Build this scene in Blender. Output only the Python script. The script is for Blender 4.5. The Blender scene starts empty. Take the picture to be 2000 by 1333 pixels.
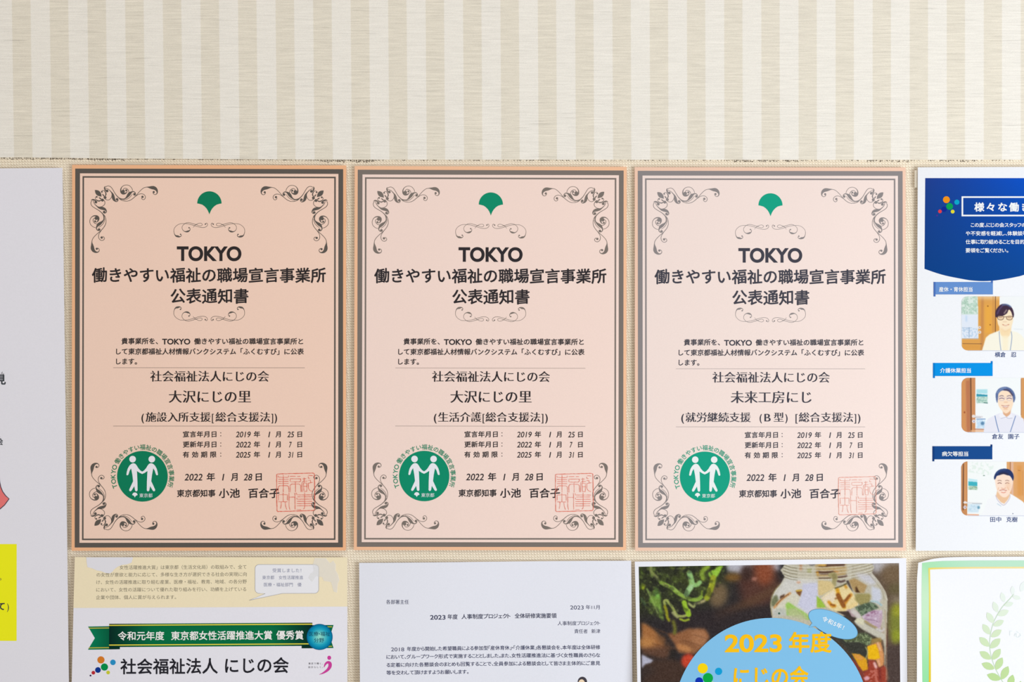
import bpy, bmesh, math, random
import numpy as np

sc = bpy.context.scene
random.seed(4)
rng = np.random.default_rng(7)

# ---------------------------------------------------------------- scale of the wall: a sheet of A4 is 532 units wide
S = 0.21 / 532.0
EYE = 1.45
DIST = 1.10


def W(X, Y, y=0.0):
    """wall units (X to the side, Y downwards) -> metres"""
    return ((X - 1000.0) * S, y, EYE + (666.5 - Y) * S)


# ---------------------------------------------------------------- camera, world, lights, exposure
cd = bpy.data.cameras.new('camera')
cd.sensor_width = 36.0
cd.lens = 36.0 * DIST / (2000 * S)
cd.clip_start = 0.01
cam = bpy.data.objects.new('camera', cd)
cam.location = (0, -DIST, EYE)
cam.rotation_euler = (math.pi / 2, 0, 0)
sc.collection.objects.link(cam)
sc.camera = cam

w = bpy.data.worlds.new('room_light')
sc.world = w
w.use_nodes = True
w.node_tree.nodes['Background'].inputs[0].default_value = (1.0, 0.975, 0.958, 1)
w.node_tree.nodes['Background'].inputs[1].default_value = 0.46


def area(name, loc, target, size, size_y, power, col):
    d = bpy.data.lights.new(name, 'AREA')
    d.shape = 'RECTANGLE'; d.size = size; d.size_y = size_y
    d.energy = power; d.color = col
    o = bpy.data.objects.new(name, d)
    o.location = loc
    from mathutils import Vector
    o.rotation_euler = (Vector(target) - Vector(loc)).to_track_quat('-Z', 'Y').to_euler()
    sc.collection.objects.link(o)
    return o


area('window_light', (1.42, -1.02, 1.02), (0.3, 0, 1.32), 0.9, 1.1, 21.8, (0.89, 0.955, 1.0))
area('ceiling_light', (-0.5, -1.5, 2.55), (-0.3, 0, 1.5), 0.9, 0.4, 4.5, (1.0, 0.87, 0.66))

sc.view_settings.view_transform = 'Standard'
sc.view_settings.look = 'None'
sc.view_settings.exposure = 0.14
sc.view_settings.gamma = 1.0
sc.view_settings.use_curve_mapping = False


# ---------------------------------------------------------------- materials
def lin(c):
    c = c / 255.0
    return c / 12.92 if c <= 0.04045 else ((c + 0.055) / 1.055) ** 2.4


MATS = {}


def mat(rgb, L=0.9, rough=0.8, spec=0.08, name='print_ink', alpha=1.0):
    key = (tuple(rgb), L, rough, spec, name, alpha)
    if key in MATS:
        return MATS[key]
    m = bpy.data.materials.new(name)
    m.use_nodes = True
    b = m.node_tree.nodes['Principled BSDF']
    b.inputs['Base Color'].default_value = (*[min(0.94, lin(c) / L) for c in rgb], 1)
    b.inputs['Roughness'].default_value = rough
    b.inputs['Specular IOR Level'].default_value = spec
    b.inputs['Alpha'].default_value = alpha
    MATS[key] = m
    return m


def paper_mat(rgb, L, name, rough=0.7, spec=0.2, blotch=0.02):
    """paper with faint mottling and slight waviness"""
    m = bpy.data.materials.new(name)
    m.use_nodes = True
    nt = m.node_tree
    b = nt.nodes['Principled BSDF']
    b.inputs['Roughness'].default_value = rough
    b.inputs['Specular IOR Level'].default_value = spec
    tc = nt.nodes.new('ShaderNodeTexCoord')
    n = nt.nodes.new('ShaderNodeTexNoise'); n.inputs['Scale'].default_value = 900; n.inputs['Detail'].default_value = 3
    nt.links.new(tc.outputs['Object'], n.inputs['Vector'])
    mr = nt.nodes.new('ShaderNodeMapRange')
    mr.inputs['To Min'].default_value = 1 - blotch * 1.6; mr.inputs['To Max'].default_value = 1 + blotch * 1.6
    nt.links.new(n.outputs['Fac'], mr.inputs['Value'])
    vm = nt.nodes.new('ShaderNodeVectorMath'); vm.operation = 'SCALE'
    vm.inputs[0].default_value = [min(0.94, lin(c) / L) for c in rgb]
    nt.links.new(mr.outputs['Result'], vm.inputs['Scale'])
    nt.links.new(vm.outputs[0], b.inputs['Base Color'])
    n2 = nt.nodes.new('ShaderNodeTexNoise'); n2.inputs['Scale'].default_value = 9; n2.inputs['Detail'].default_value = 1
    nt.links.new(tc.outputs['Object'], n2.inputs['Vector'])
    bp = nt.nodes.new('ShaderNodeBump'); bp.inputs['Strength'].default_value = 0.25; bp.inputs['Distance'].default_value = 0.004
    nt.links.new(n2.outputs['Fac'], bp.inputs['Height'])
    nt.links.new(bp.outputs[0], b.inputs['Normal'])
    return m


def picture_mat():
    if 'pic' in MATS:
        return MATS['pic']
    m = bpy.data.materials.new('printed_picture')
    m.use_nodes = True
    nt = m.node_tree
    b = nt.nodes['Principled BSDF']
    b.inputs['Roughness'].default_value = 0.7
    b.inputs['Specular IOR Level'].default_value = 0.08
    a = nt.nodes.new('ShaderNodeAttribute'); a.attribute_name = 'print'
    nt.links.new(a.outputs['Color'], b.inputs['Base Color'])
    MATS['pic'] = m
    return m


class N:
    """small helper to write node math"""
    def __init__(s, nt): s.nt = nt
    def __call__(s, op, *a):
        n = s.nt.nodes.new('ShaderNodeMath'); n.operation = op
        for i, v in enumerate(a):
            if isinstance(v, (int, float)): n.inputs[i].default_value = v
            else: s.nt.links.new(v, n.inputs[i])
        return n.outputs[0]
    def rng(s, v, a, b, c, d, smooth=False):
        n = s.nt.nodes.new('ShaderNodeMapRange')
        if smooth: n.interpolation_type = 'SMOOTHSTEP'
        s.nt.links.new(v, n.inputs['Value'])
        for k, x in zip(('From Min', 'From Max', 'To Min', 'To Max'), (a, b, c, d)): n.inputs[k].default_value = x
        return n.outputs['Result']
    def noise(s, vec, scale, detail=2, rough=0.5):
        n = s.nt.nodes.new('ShaderNodeTexNoise')
        n.inputs['Scale'].default_value = scale; n.inputs['Detail'].default_value = detail; n.inputs['Roughness'].default_value = rough
        s.nt.links.new(vec, n.inputs['Vector'])
        return n.outputs['Fac']
    def mapping(s, vec, scale):
        n = s.nt.nodes.new('ShaderNodeMapping'); n.inputs['Scale'].default_value = scale
        s.nt.links.new(vec, n.inputs['Vector'])
        return n.outputs[0]
    def mix(s, f, a, b):
        n = s.nt.nodes.new('ShaderNodeMix'); n.data_type = 'RGBA'
        if isinstance(f, (int, float)): n.inputs[0].default_value = f
        else: s.nt.links.new(f, n.inputs[0])
        for i, v in ((6, a), (7, b)):
            if isinstance(v, tuple): n.inputs[i].default_value = (*v, 1)
            else: s.nt.links.new(v, n.inputs[i])
        return n.outputs[2]


def stripe_mat():
    m = bpy.data.materials.new('striped_woven_wallpaper')
    m.use_nodes = True
    nt = m.node_tree; q = N(nt)
    b = nt.nodes['Principled BSDF']; b.inputs['Roughness'].default_value = 0.85; b.inputs['Specular IOR Level'].default_value = 0.15
    uv = nt.nodes.new('ShaderNodeUVMap'); uv.uv_map = 'stripe'
    sep = nt.nodes.new('ShaderNodeSeparateXYZ'); nt.links.new(uv.outputs[0], sep.inputs[0])
    tc = nt.nodes.new('ShaderNodeTexCoord'); obj = tc.outputs['Object']
    fr = q('FRACT', sep.outputs[0])
    e = q.rng(fr, 0.49, 0.515, 1, 0, True)
    e0 = q.rng(fr, 0.0, 0.02, 0, 1, True)
    s = q('MULTIPLY', e, e0)
    # long horizontal slubs, stronger in the darker stripes
    st = q.noise(q.mapping(obj, (22, 1, 1900)), 1.0, 2, 0.6)
    st2 = q.noise(q.mapping(obj, (60, 1, 900)), 1.0, 2, 0.6)
    st3 = q.noise(q.mapping(obj, (30, 1, 650)), 1.0, 1, 0.5)
    thread = q.rng(st3, 0.66, 0.76, 0, 1, True)
    amp = q.rng(s, 0, 1, 0.62, 1.0)
    v = q('ADD', q('MULTIPLY', q('SUBTRACT', st, 0.5), 0.50), q('MULTIPLY', q('SUBTRACT', st2, 0.5), 0.36))
    v = q('MULTIPLY', v, amp)
    # fine weave
    sx = nt.nodes.new('ShaderNodeSeparateXYZ'); nt.links.new(obj, sx.inputs[0])
    wu = q('SINE', q('MULTIPLY', sx.outputs[0], 2 * math.pi / 0.00112))
    wv = q('SINE', q('MULTIPLY', sx.outputs[2], 2 * math.pi / 0.00125))
    weave = q('MULTIPLY', wu, wv)
    grain = q.noise(obj, 1300, 2, 0.6)
    tot = q('ADD', q('ADD', 1.0, v), q('ADD', q('MULTIPLY', weave, 0.035), q('MULTIPLY', q('SUBTRACT', grain, 0.5), 0.16)))
    tot = q('SUBTRACT', tot, q('MULTIPLY', thread, 0.14))
    col = q.mix(s, (0.905, 0.868, 0.805), (0.825, 0.768, 0.66))
    vm = nt.nodes.new('ShaderNodeVectorMath'); vm.operation = 'SCALE'
    nt.links.new(col, vm.inputs[0]); nt.links.new(tot, vm.inputs['Scale'])
    nt.links.new(vm.outputs[0], b.inputs['Base Color'])
    bp = nt.nodes.new('ShaderNodeBump'); bp.inputs['Strength'].default_value = 0.35; bp.inputs['Distance'].default_value = 0.0003
    nt.links.new(q('ADD', q('MULTIPLY', weave, 0.5), st), bp.inputs['Height'])
    nt.links.new(bp.outputs[0], b.inputs['Normal'])
    return m


def woven_mat():
    """knotted cord wallcovering: small twisted cells in a grid"""
    m = bpy.data.materials.new('woven_cord_wallcovering')
    m.use_nodes = True
    nt = m.node_tree; q = N(nt)
    b = nt.nodes['Principled BSDF']; b.inputs['Roughness'].default_value = 0.9; b.inputs['Specular IOR Level'].default_value = 0.1
    tc = nt.nodes.new('ShaderNodeTexCoord'); obj = tc.outputs['Object']
    wn = nt.nodes.new('ShaderNodeTexNoise'); wn.inputs['Scale'].default_value = 60; wn.inputs['Detail'].default_value = 2
    nt.links.new(obj, wn.inputs['Vector'])
    sub = nt.nodes.new('ShaderNodeVectorMath'); sub.operation = 'SUBTRACT'; sub.inputs[1].default_value = (0.5, 0.5, 0.5)
    nt.links.new(wn.outputs['Color'], sub.inputs[0])
    sca = nt.nodes.new('ShaderNodeVectorMath'); sca.operation = 'SCALE'; sca.inputs['Scale'].default_value = 0.0016
    nt.links.new(sub.outputs[0], sca.inputs[0])
    add = nt.nodes.new('ShaderNodeVectorMath'); add.operation = 'ADD'
    nt.links.new(obj, add.inputs[0]); nt.links.new(sca.outputs[0], add.inputs[1])
    sx = nt.nodes.new('ShaderNodeSeparateXYZ'); nt.links.new(add.outputs[0], sx.inputs[0])
    U = q('DIVIDE', sx.outputs[0], 0.00225); V = q('DIVIDE', sx.outputs[2], 0.00212)
    row = q('FLOOR', V)
    U = q('ADD', U, q('MULTIPLY', row, 0.11))
    gu = q('FRACT', U); gv = q('FRACT', V)
    a = q('SUBTRACT', gu, 0.5)
    # dark diagonal gap between neighbouring twists
    d = q('ABSOLUTE', q('SUBTRACT', gv, q('SUBTRACT', 0.2, q('MULTIPLY', a, 0.30))))
    dark = q.rng(d, 0.03, 0.22, 1, 0, True)
    lim = q.rng(q('ABSOLUTE', a), 0.25, 0.48, 1, 0.12, True)
    dark = q('MULTIPLY', dark, lim)
    col_gap = q.rng(q('ABSOLUTE', a), 0.42, 0.5, 0, 0.28, True)
    dark = q('MAXIMUM', dark, col_gap)
    grain = q.noise(obj, 1500, 3, 0.6)
    big = q.noise(obj, 14, 2, 0.5)
    c = q.mix(q.rng(grain, 0.3, 0.75, 0, 1), (0.96, 0.80, 0.615), (1.0, 0.95, 0.80))
    c = q.mix(q('MULTIPLY', dark, q.rng(q.noise(obj, 420, 1), 0.3, 0.6, 0.3, 0.72)), c, (0.54, 0.42, 0.28))
    c = q.mix(q.rng(big, 0.35, 0.7, 0, 0.22), c, (0.98, 0.88, 0.73))
    nt.links.new(c, b.inputs['Base Color'])
    hu = q('SINE', q('MULTIPLY', gu, math.pi)); hv = q('SINE', q('MULTIPLY', gv, math.pi))
    h = q('SUBTRACT', q('MULTIPLY', hu, hv), dark)
    bp = nt.nodes.new('ShaderNodeBump'); bp.inputs['Strength'].default_value = 0.55; bp.inputs['Distance'].default_value = 0.0005
    nt.links.new(h, bp.inputs['Height'])
    nt.links.new(bp.outputs[0], b.inputs['Normal'])
    return m


def floor_mat():
    m = bpy.data.materials.new('beige_vinyl')
    m.use_nodes = True
    nt = m.node_tree; q = N(nt); b = nt.nodes['Principled BSDF']
    tc = nt.nodes.new('ShaderNodeTexCoord')
    n = q.noise(tc.outputs['Object'], 30, 4)
    nt.links.new(q.mix(n, (0.42, 0.36, 0.28), (0.52, 0.46, 0.37)), b.inputs['Base Color'])
    b.inputs['Roughness'].default_value = 0.5
    return m


# ---------------------------------------------------------------- mesh helpers
def mesh_obj(name, verts, faces, material, parent=None, **props):
    me = bpy.data.meshes.new(name)
    off = parent.location if parent is not None and parent.parent is None else None
    if parent is not None:
        o0 = np.array(parent['origin'])
        verts = [(v[0] - o0[0], v[1] - o0[1], v[2] - o0[2]) for v in verts]
    me.from_pydata(verts, [], faces)
    if material is not None:
        me.materials.append(material)
    me.update()
    o = bpy.data.objects.new(name, me)
    sc.collection.objects.link(o)
    if parent is not None:
        o.parent = parent
        o['origin'] = parent['origin']
    for k, v in props.items():
        o[k] = v
    return o


def thing(name, X, Y, label, category, group=None, y=0.0):
    o = bpy.data.objects.new(name, None)
    o.empty_display_size = 0.02
    o.location = W(X, Y, y)
    o['origin'] = tuple(W(X, Y, y))
    sc.collection.objects.link(o)
    o['label'] = label; o['category'] = category
    if group: o['group'] = group
    return o


class Sheet:
    """one sheet of paper on the wall; corners in wall units; prints are laid on it in thin layers.
    lift(u, v) gives how far the sheet stands off its resting plane (metres)."""
    def __init__(s, name, corners, label, category, material, lift=None, group=None, outline=None, base=0.0004, part='sheet', nu=36, nv=48):
        s.c = [np.array(p, float) for p in corners]   # TL TR BR BL
        cx = sum(p[0] for p in s.c) / 4; cy = sum(p[1] for p in s.c) / 4
        s.base = base
        s.lift = lift or (lambda u, v: 0.0)
        s.root = thing(name, cx, cy, label, category, group)
        s.make(material, outline, nu, nv, part)

    def uv(s, X, Y):
        tl, tr, br, bl = s.c
        u = (X - tl[0]) / (tr[0] - tl[0]); v = (Y - tl[1]) / (bl[1] - tl[1])
        return u, v

    def pt(s, X, Y, layer=1):
        u, v = s.uv(X, Y)
        return W(X, Y, -s.base - s.lift(min(max(u, 0), 1), min(max(v, 0), 1)) - layer * 0.00005)

    def tpl(s, X, Y):
        """template position (first certificate's units) -> this sheet's units"""
        u = (X - 141.5) / 535.0; v = (Y - 323.0) / 752.8
        tl, tr, br, bl = s.c
        p = (tl * (1 - u) + tr * u) * (1 - v) + (bl * (1 - u) + br * u) * v
        return p[0], p[1]

    def make(s, material, outline, nu, nv, part):
        tl, tr, br, bl = s.c
        if outline is None:
            grid = [[(tl * (1 - i / nu) + tr * i / nu) * (1 - j / nv) + (bl * (1 - i / nu) + br * i / nu) * (j / nv) for i in range(nu + 1)] for j in range(nv + 1)]
        else:
            grid = [[np.array(outline(i / nu, j / nv)) for i in range(nu + 1)] for j in range(nv + 1)]
        V = []; F = []
        for layer in (0, -3):
            for r in grid:
                for p in r: V.append(s.pt(p[0], p[1], layer))
        n1 = (nu + 1) * (nv + 1)
        idx = lambda i, j, k: k * n1 + j * (nu + 1) + i
        for j in range(nv):
            for i in range(nu):
                F.append((idx(i, j, 0), idx(i, j + 1, 0), idx(i + 1, j + 1, 0), idx(i + 1, j, 0)))
                F.append((idx(i, j, 1), idx(i + 1, j, 1), idx(i + 1, j + 1, 1), idx(i, j + 1, 1)))
        ring = [(i, 0) for i in range(nu)] + [(nu, j) for j in range(nv)] + [(i, nv) for i in range(nu, 0, -1)] + [(0, j) for j in range(nv, 0, -1)]
        for a, b2 in zip(ring, ring[1:] + ring[:1]):
            F.append((idx(*a, 0), idx(*b2, 0), idx(*b2, 1), idx(*a, 1)))
        s.sheet = mesh_obj(part, V, F, material, s.root)
        for p in s.sheet.data.polygons: p.use_smooth = False


def gridded(v2, f, step=30.0):
    """cut large print areas along a grid so that they can follow a bowed sheet"""
    bm = bmesh.new()
    vs = [bm.verts.new((p[0], p[1], 0)) for p in v2]
    for ff in f:
        try: bm.faces.new([vs[i] for i in ff])
        except ValueError: pass
    for ax in (0, 1):
        lo = min(p[ax] for p in v2); hi = max(p[ax] for p in v2)
        k = math.floor(lo / step) + 1
        while k * step < hi:
            co = [0, 0, 0]; co[ax] = k * step + 0.137
            no = [0, 0, 0]; no[ax] = 1
            bmesh.ops.bisect_plane(bm, geom=bm.verts[:] + bm.edges[:] + bm.faces[:], dist=1e-5, plane_co=co, plane_no=no)
            k += 1
    bm.verts.index_update()
    out = [tuple(v.co[:2]) for v in bm.verts], [tuple(v.index for v in fc.verts) for fc in bm.faces]
    bm.free()
    return out


def ink(sheet, name, polys, material, layer=1, parent=None, **props):
    """polys: list of (verts2d, faces) in sheet units"""
    V = []; F = []
    for ip, (v2, f) in enumerate(polys):
        b = len(V)
        if len(v2) and len(v2[0]) < 3 and f and max(max(p[0] for p in v2) - min(p[0] for p in v2), max(p[1] for p in v2) - min(p[1] for p in v2)) > 45 and len(v2) < 200:
            v2, f = gridded(v2, f)
        V += [sheet.pt(p[0], p[1], layer + (p[2] if len(p) > 2 else 0.025 * (ip % 40))) for p in v2]
        F += [tuple(b + i for i in ff) for ff in f]
    return mesh_obj(name, V, F, material, parent or sheet.root, **props)


from mathutils.geometry import tessellate_polygon
from mathutils import Vector


def poly(pts):
    tri = tessellate_polygon([[Vector((p[0], p[1], 0)) for p in pts]])
    return [tuple(p) for p in pts], [tuple(t) for t in tri]


def rect(x0, y0, x1, y1):
    return [(x0, y0), (x1, y0), (x1, y1), (x0, y1)], [(0, 1, 2, 3)]


def quad(*p):
    return list(p), [(0, 1, 2, 3)]


def disc(x, y, r, n=28, ry=None, rot=0):
    ry = ry or r
    c, s_ = math.cos(rot), math.sin(rot)
    pts = []
    for k in range(n):
        a = 2 * math.pi * k / n
        dx, dy = r * math.cos(a), ry * math.sin(a)
        pts.append((x + dx * c - dy * s_, y + dx * s_ + dy * c))
    return pts, [tuple(range(n))]


def smooth(pts, n=6):
    """Catmull-Rom through points of any dimension"""
    P = [np.array(p, float) for p in pts]
    P = [2 * P[0] - P[1]] + P + [2 * P[-1] - P[-2]]
    out = []
    for i in range(1, len(P) - 2):
        for k in range(n):
            t = k / n
            a, b, c, d = P[i - 1], P[i], P[i + 1], P[i + 2]
            out.append(0.5 * ((2 * b) + (c - a) * t + (2 * a - 5 * b + 4 * c - d) * t * t + (3 * b - a - 3 * c + d) * t ** 3))
    out.append(P[-2])
    return out


def stroke(pts, w=1.0, n=5, raw=False):
    """ribbon along a smooth path; pts are (x, y) or (x, y, width)"""
    P = [tuple(p) if len(p) == 3 else (p[0], p[1], w) for p in pts]
    C = [np.array(p, float) for p in P] if raw else smooth(P, n)
    V = []; F = []
    for i, p in enumerate(C):
        a = C[max(i - 1, 0)]; b = C[min(i + 1, len(C) - 1)]
        t = b[:2] - a[:2]; L = np.hypot(*t) or 1
        nrm = np.array((-t[1], t[0])) / L * max(p[2], 0.05) / 2
        V.append(tuple(p[:2] + nrm)); V.append(tuple(p[:2] - nrm))
    for i in range(len(C) - 1):
        F.append((2 * i, 2 * i + 1, 2 * i + 3, 2 * i + 2))
    return V, F


def outline(pts, w, n=4):
    return stroke(list(pts) + [pts[0]], w, n, raw=True)


def tr(p, fn):
    return [fn(x, y) for x, y in p[0]], p[1]


def Z(ox, oy, s):
    return lambda x, y: (ox + x / s, oy + y / s)


def zp(z, pts):
    """map zoomed coordinates, width too when present"""
    s = 1 / (z(1, 0)[0] - z(0, 0)[0])
    return [(*z(p[0], p[1]), p[2] / s) if len(p) == 3 else z(*p) for p in pts]


def round_rect(x0, y0, x1, y1, r, n=6):
    out = []
    for cx, cy, a0 in ((x1 - r, y0 + r, -90), (x1 - r, y1 - r, 0), (x0 + r, y1 - r, 90), (x0 + r, y0 + r, 180)):
        for k in range(n + 1):
            a = math.radians(a0 + 90 * k / n)
            out.append((cx + r * math.cos(a), cy + r * math.sin(a)))
    return out


# ---------------------------------------------------------------- lettering
GL = {}
# extra stroke weight per style, in ems: (radius, number of overlaid impressions)
STYLE = {'sans': (0, 0), 'light': (0, 0), 'medium': (0.012, 4), 'bold': (0.018, 6), 'heavy': (0.028, 8), 'kaisho': (0.016, 6), 'kaisho_s': (0.016, 6),
         'mincho': (0, 0), 'latin_heavy': (0.034, 20), 'italic': (0.009, 6)}


def glyph(s, style):
    key = (s, style)
    if key in GL: return GL[key]
    latin = ord(s[0]) < 0x2000 and style != 'mincho'
    c = bpy.data.curves.new('g', 'FONT')
    c.body = s; c.resolution_u = 8 if ord(s[0]) < 0x2000 else 3; c.offset = STYLE[style][0] if latin else (-0.010 if style == 'mincho' else 0.0); c.dimensions = '2D'
    o = bpy.data.objects.new('g', c)
    sc.collection.objects.link(o)
    dg = bpy.context.evaluated_depsgraph_get()
    ev = o.evaluated_get(dg)
    me = ev.to_mesh()
    V = np.array([(v.co.x, v.co.y) for v in me.vertices]) if len(me.vertices) else np.zeros((0, 2))
    F = [tuple(p.vertices) for p in me.polygons]
    ev.to_mesh_clear()
    bpy.data.objects.remove(o); bpy.data.curves.remove(c)
    if len(V):
        cjk = ord(s[0]) > 0x2000
        if style in ('kaisho', 'kaisho_s') and cjk:
            V[:, 1] += 0.085 * (V[:, 0] - 0.5)
        rad, cnt = STYLE[style]
        V = np.hstack([V, np.zeros((len(V), 1))])
        if cnt and not latin:
            n = len(V)
            k = [(rad * math.cos(2 * math.pi * (i + 0.5) / cnt), rad * math.sin(2 * math.pi * (i + 0.5) / cnt)) for i in range(cnt)]
            if style in ('kaisho', 'kaisho_s'):      # broad-nibbed look: heavier on the down-right slant
                k = [(x * 1.15, y * 0.9) for x, y in k] + [(rad * 1.3, -rad * 1.3)]
            V = np.vstack([V + (p[0], p[1], 0.045 * j) for j, p in enumerate(k)])
            F = [tuple(i + n * j for i in f) for j in range(len(k)) for f in F]
        if style == 'mincho':
            n = len(V)
            k = (-0.03, -0.01, 0.01, 0.03)
            V = np.vstack([V + (dx, 0, 0.1 * j) for j, dx in enumerate(k)])
            F = [tuple(i + n * j for i in f) for j in range(len(k)) for f in F]
        if style == 'italic':
            V[:, 0] = V[:, 0] * 0.82 + 0.14 * V[:, 1]
    GL[key] = (V, F)
    return GL[key]


HALF = set('、。「」・，')


def tokens(s):
    out = []; word = ''
    for ch in s:
        if ord(ch) < 0x2000 and ch != ' ':
            word += ch
        else:
            if word: out.append(word); word = ''
            out.append(ch)
    if word: out.append(word)
    return out


def text(sheet, s, x0, x1, y0, em, material, style='sans', y1=None, layer=2, name='text_line', parent=None, tpl=False, narrow=False, rot=None):
    """s set so that its ink runs from x0 to x1, its em box centred on y0 (to y1)"""
    y1 = y0 if y1 is None else y1
    pen = 0.0; items = []
    for t in tokens(s):
        if t == ' ': pen += 0.35; continue
        if t == '　': pen += 1.0; continue
        V, F = glyph(t, style)
        if not len(V): pen += 1.0; continue
        a, b = V[:, 0].min(), V[:, 0].max()
        if ord(t[0]) < 0x2000:
            items.append((V - (a, 0, 0), F, pen + 0.04, b - a)); pen += b - a + 0.08
        elif narrow and t in HALF:
            items.append((V - (a, 0, 0), F, pen + 0.06, b - a)); pen += max(0.38, b - a + 0.1)
        elif narrow and 0x3040 <= ord(t) <= 0x30ff:
            items.append((V - (a, 0, 0), F, pen + 0.04, b - a)); pen += b - a + 0.08
        else:
            items.append((V - (a, 0, 0), F, pen + a, b - a)); pen += 1.0
    l = items[0][2]; r = items[-1][2] + items[-1][3]
    k = (x1 - x0) / (r - l)
    gx = min(k, em * (1.35 if len(items) == 1 and len(items[0][0]) and all(ord(c) < 0x2000 for c in s) else 1.06))
    polys = []
    for V, F, p, wd in items:
        cx = x0 + (p + wd / 2 - l) * k
        f = (cx - x0) / max(1e-6, x1 - x0)
        cy = y0 + (y1 - y0) * f
        pts = []
        for vx, vy, vl in V:
            X = cx + (vx - wd / 2) * gx; Y = cy - (vy - 0.38) * em
            if rot:
                ca, sa = math.cos(rot[2]), math.sin(rot[2])
                dx, dy = X - rot[0], Y - rot[1]
                X, Y = rot[0] + dx * ca - dy * sa, rot[1] + dx * sa + dy * ca
            pts.append((*(sheet.tpl(X, Y) if tpl else (X, Y)), vl))
        polys.append((pts, F))
    return ink(sheet, name, polys, material, layer, parent)


# ---------------------------------------------------------------- printed pictures: colours painted per vertex
class Canvas:
    def __init__(s, x0, y0, x1, y1, step, bg, extra_rows=()):
        s.step = step
        s.x = np.arange(x0, x1 + step * 0.5, step); s.y = np.arange(y0, y1 + step * 0.5, step)
        s.X, s.Y = np.meshgrid(s.x, s.y)
        s.a = np.ones(s.X.shape + (3,)) * np.array(bg, float)

    def blur(s, m, sig):
        sig = sig / s.step
        if sig < 0.25: return m
        r = int(3 * sig) + 1
        k = np.exp(-np.arange(-r, r + 1) ** 2 / (2 * sig * sig)); k /= k.sum()
        for ax in (0, 1):
            p = np.pad(m, [(r, r) if i == ax else (0, 0) for i in range(2)], mode='edge')
            m = sum(k[i] * np.take(p, range(i, i + m.shape[ax]), axis=ax) for i in range(2 * r + 1))
        return m

    def comp(s, m, col, op=1.0):
        m = np.clip(m, 0, 1)[..., None] * op
        s.a = s.a * (1 - m) + np.array(col, float) * m

    def poly(s, pts, col, blur=0.6, op=1.0, curve=0):
        if curve: pts = [tuple(p) for p in smooth(list(pts) + [pts[0]], curve)][:-1]
        inside = np.zeros(s.X.shape, bool)
        n = len(pts)
        for i in range(n):
            xa, ya = pts[i]; xb, yb = pts[(i + 1) % n]
            if ya == yb: continue
            c = ((ya > s.Y) != (yb > s.Y)) & (s.X < (xb - xa) * (s.Y - ya) / (yb - ya) + xa)
            inside ^= c
        s.comp(s.blur(inside.astype(float), blur), col, op)

    def line(s, pts, w, col, blur=0.4, op=1.0, curve=5):
        P = smooth([(*p[:2], p[2] if len(p) == 3 else w) for p in pts], curve) if curve and len(pts) > 2 else [np.array((*p[:2], p[2] if len(p) == 3 else w), float) for p in pts]
        m = np.zeros(s.X.shape)
        for a, b in zip(P[:-1], P[1:]):
            d = b[:2] - a[:2]; L2 = d @ d or 1e-9
            t = np.clip(((s.X - a[0]) * d[0] + (s.Y - a[1]) * d[1]) / L2, 0, 1)
            dist = np.hypot(s.X - a[0] - t * d[0], s.Y - a[1] - t * d[1])
            rad = (a[2] + (b[2] - a[2]) * t) / 2
            m = np.maximum(m, np.clip(rad - dist + 0.5, 0, 1) * np.minimum(1, rad * 2))
        s.comp(s.blur(m, blur), col, op)

    def ell(s, x, y, rx, ry, col, blur=0.5, op=1.0, rot=0):
        c, d = math.cos(rot), math.sin(rot)
        u = (s.X - x) * c + (s.Y - y) * d; v = -(s.X - x) * d + (s.Y - y) * c
        s.comp(s.blur(((u / rx) ** 2 + (v / ry) ** 2 < 1).astype(float), blur), col, op)

    def grain(s, amp, sig=0.5):
        n = s.blur(rng.normal(size=s.X.shape), sig)
        n /= n.std() + 1e-9
        s.a = np.clip(s.a + n[..., None] * amp, 0, 255)

    def mottle(s, mask_pts, col, n, size, op=0.6, curve=0, lo=0.3, blur=0.5):
        m = s.blur(rng.normal(size=s.X.shape), size); m /= m.std()
        keep = (m > lo).astype(float)
        if mask_pts is not None:
            ins = np.zeros(s.X.shape, bool)
            for i in range(len(mask_pts)):
                xa, ya = mask_pts[i]; xb, yb = mask_pts[(i + 1) % len(mask_pts)]
                if ya == yb: continue
                ins ^= ((ya > s.Y) != (yb > s.Y)) & (s.X < (xb - xa) * (s.Y - ya) / (yb - ya) + xa)
            keep *= s.blur(ins.astype(float), 0.8)
        s.comp(s.blur(keep, blur), col, op)


def put_canvas(sheet, cv, name, L, layer=1, clip=None, warp=None, parent=None):
    """canvas -> mesh with one colour per vertex; clip(x, y) keeps vertices"""
    ny, nx = cv.X.shape
    c = cv.a / 255.0
    l = np.where(c <= 0.04045, c / 12.92, ((c + 0.055) / 1.055) ** 2.4) / L
    l = np.clip(l, 0, 0.94)
    warp = warp or (lambda x, y: (x, y))
    V = [sheet.pt(*warp(x, y), layer) for y in cv.y for x in cv.x]
    F = []
    keep = np.ones((ny - 1, nx - 1), bool)
    if clip is not None:
        xc = (cv.x[:-1] + cv.x[1:]) / 2; yc = (cv.y[:-1] + cv.y[1:]) / 2
        A, B = np.meshgrid(xc, yc)
        keep = clip(A, B)
    for j in range(ny - 1):
        for i in range(nx - 1):
            if keep[j, i]:
                a = j * nx + i
                F.append((a, a + nx, a + nx + 1, a + 1))
    o = mesh_obj(name, V, F, picture_mat(), parent or sheet.root)
    at = o.data.color_attributes.new('print', 'FLOAT_COLOR', 'POINT')
    buf = np.ones((ny * nx, 4), np.float32); buf[:, :3] = l.reshape(-1, 3)
    at.data.foreach_set('color', buf.ravel())
    return o


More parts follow.
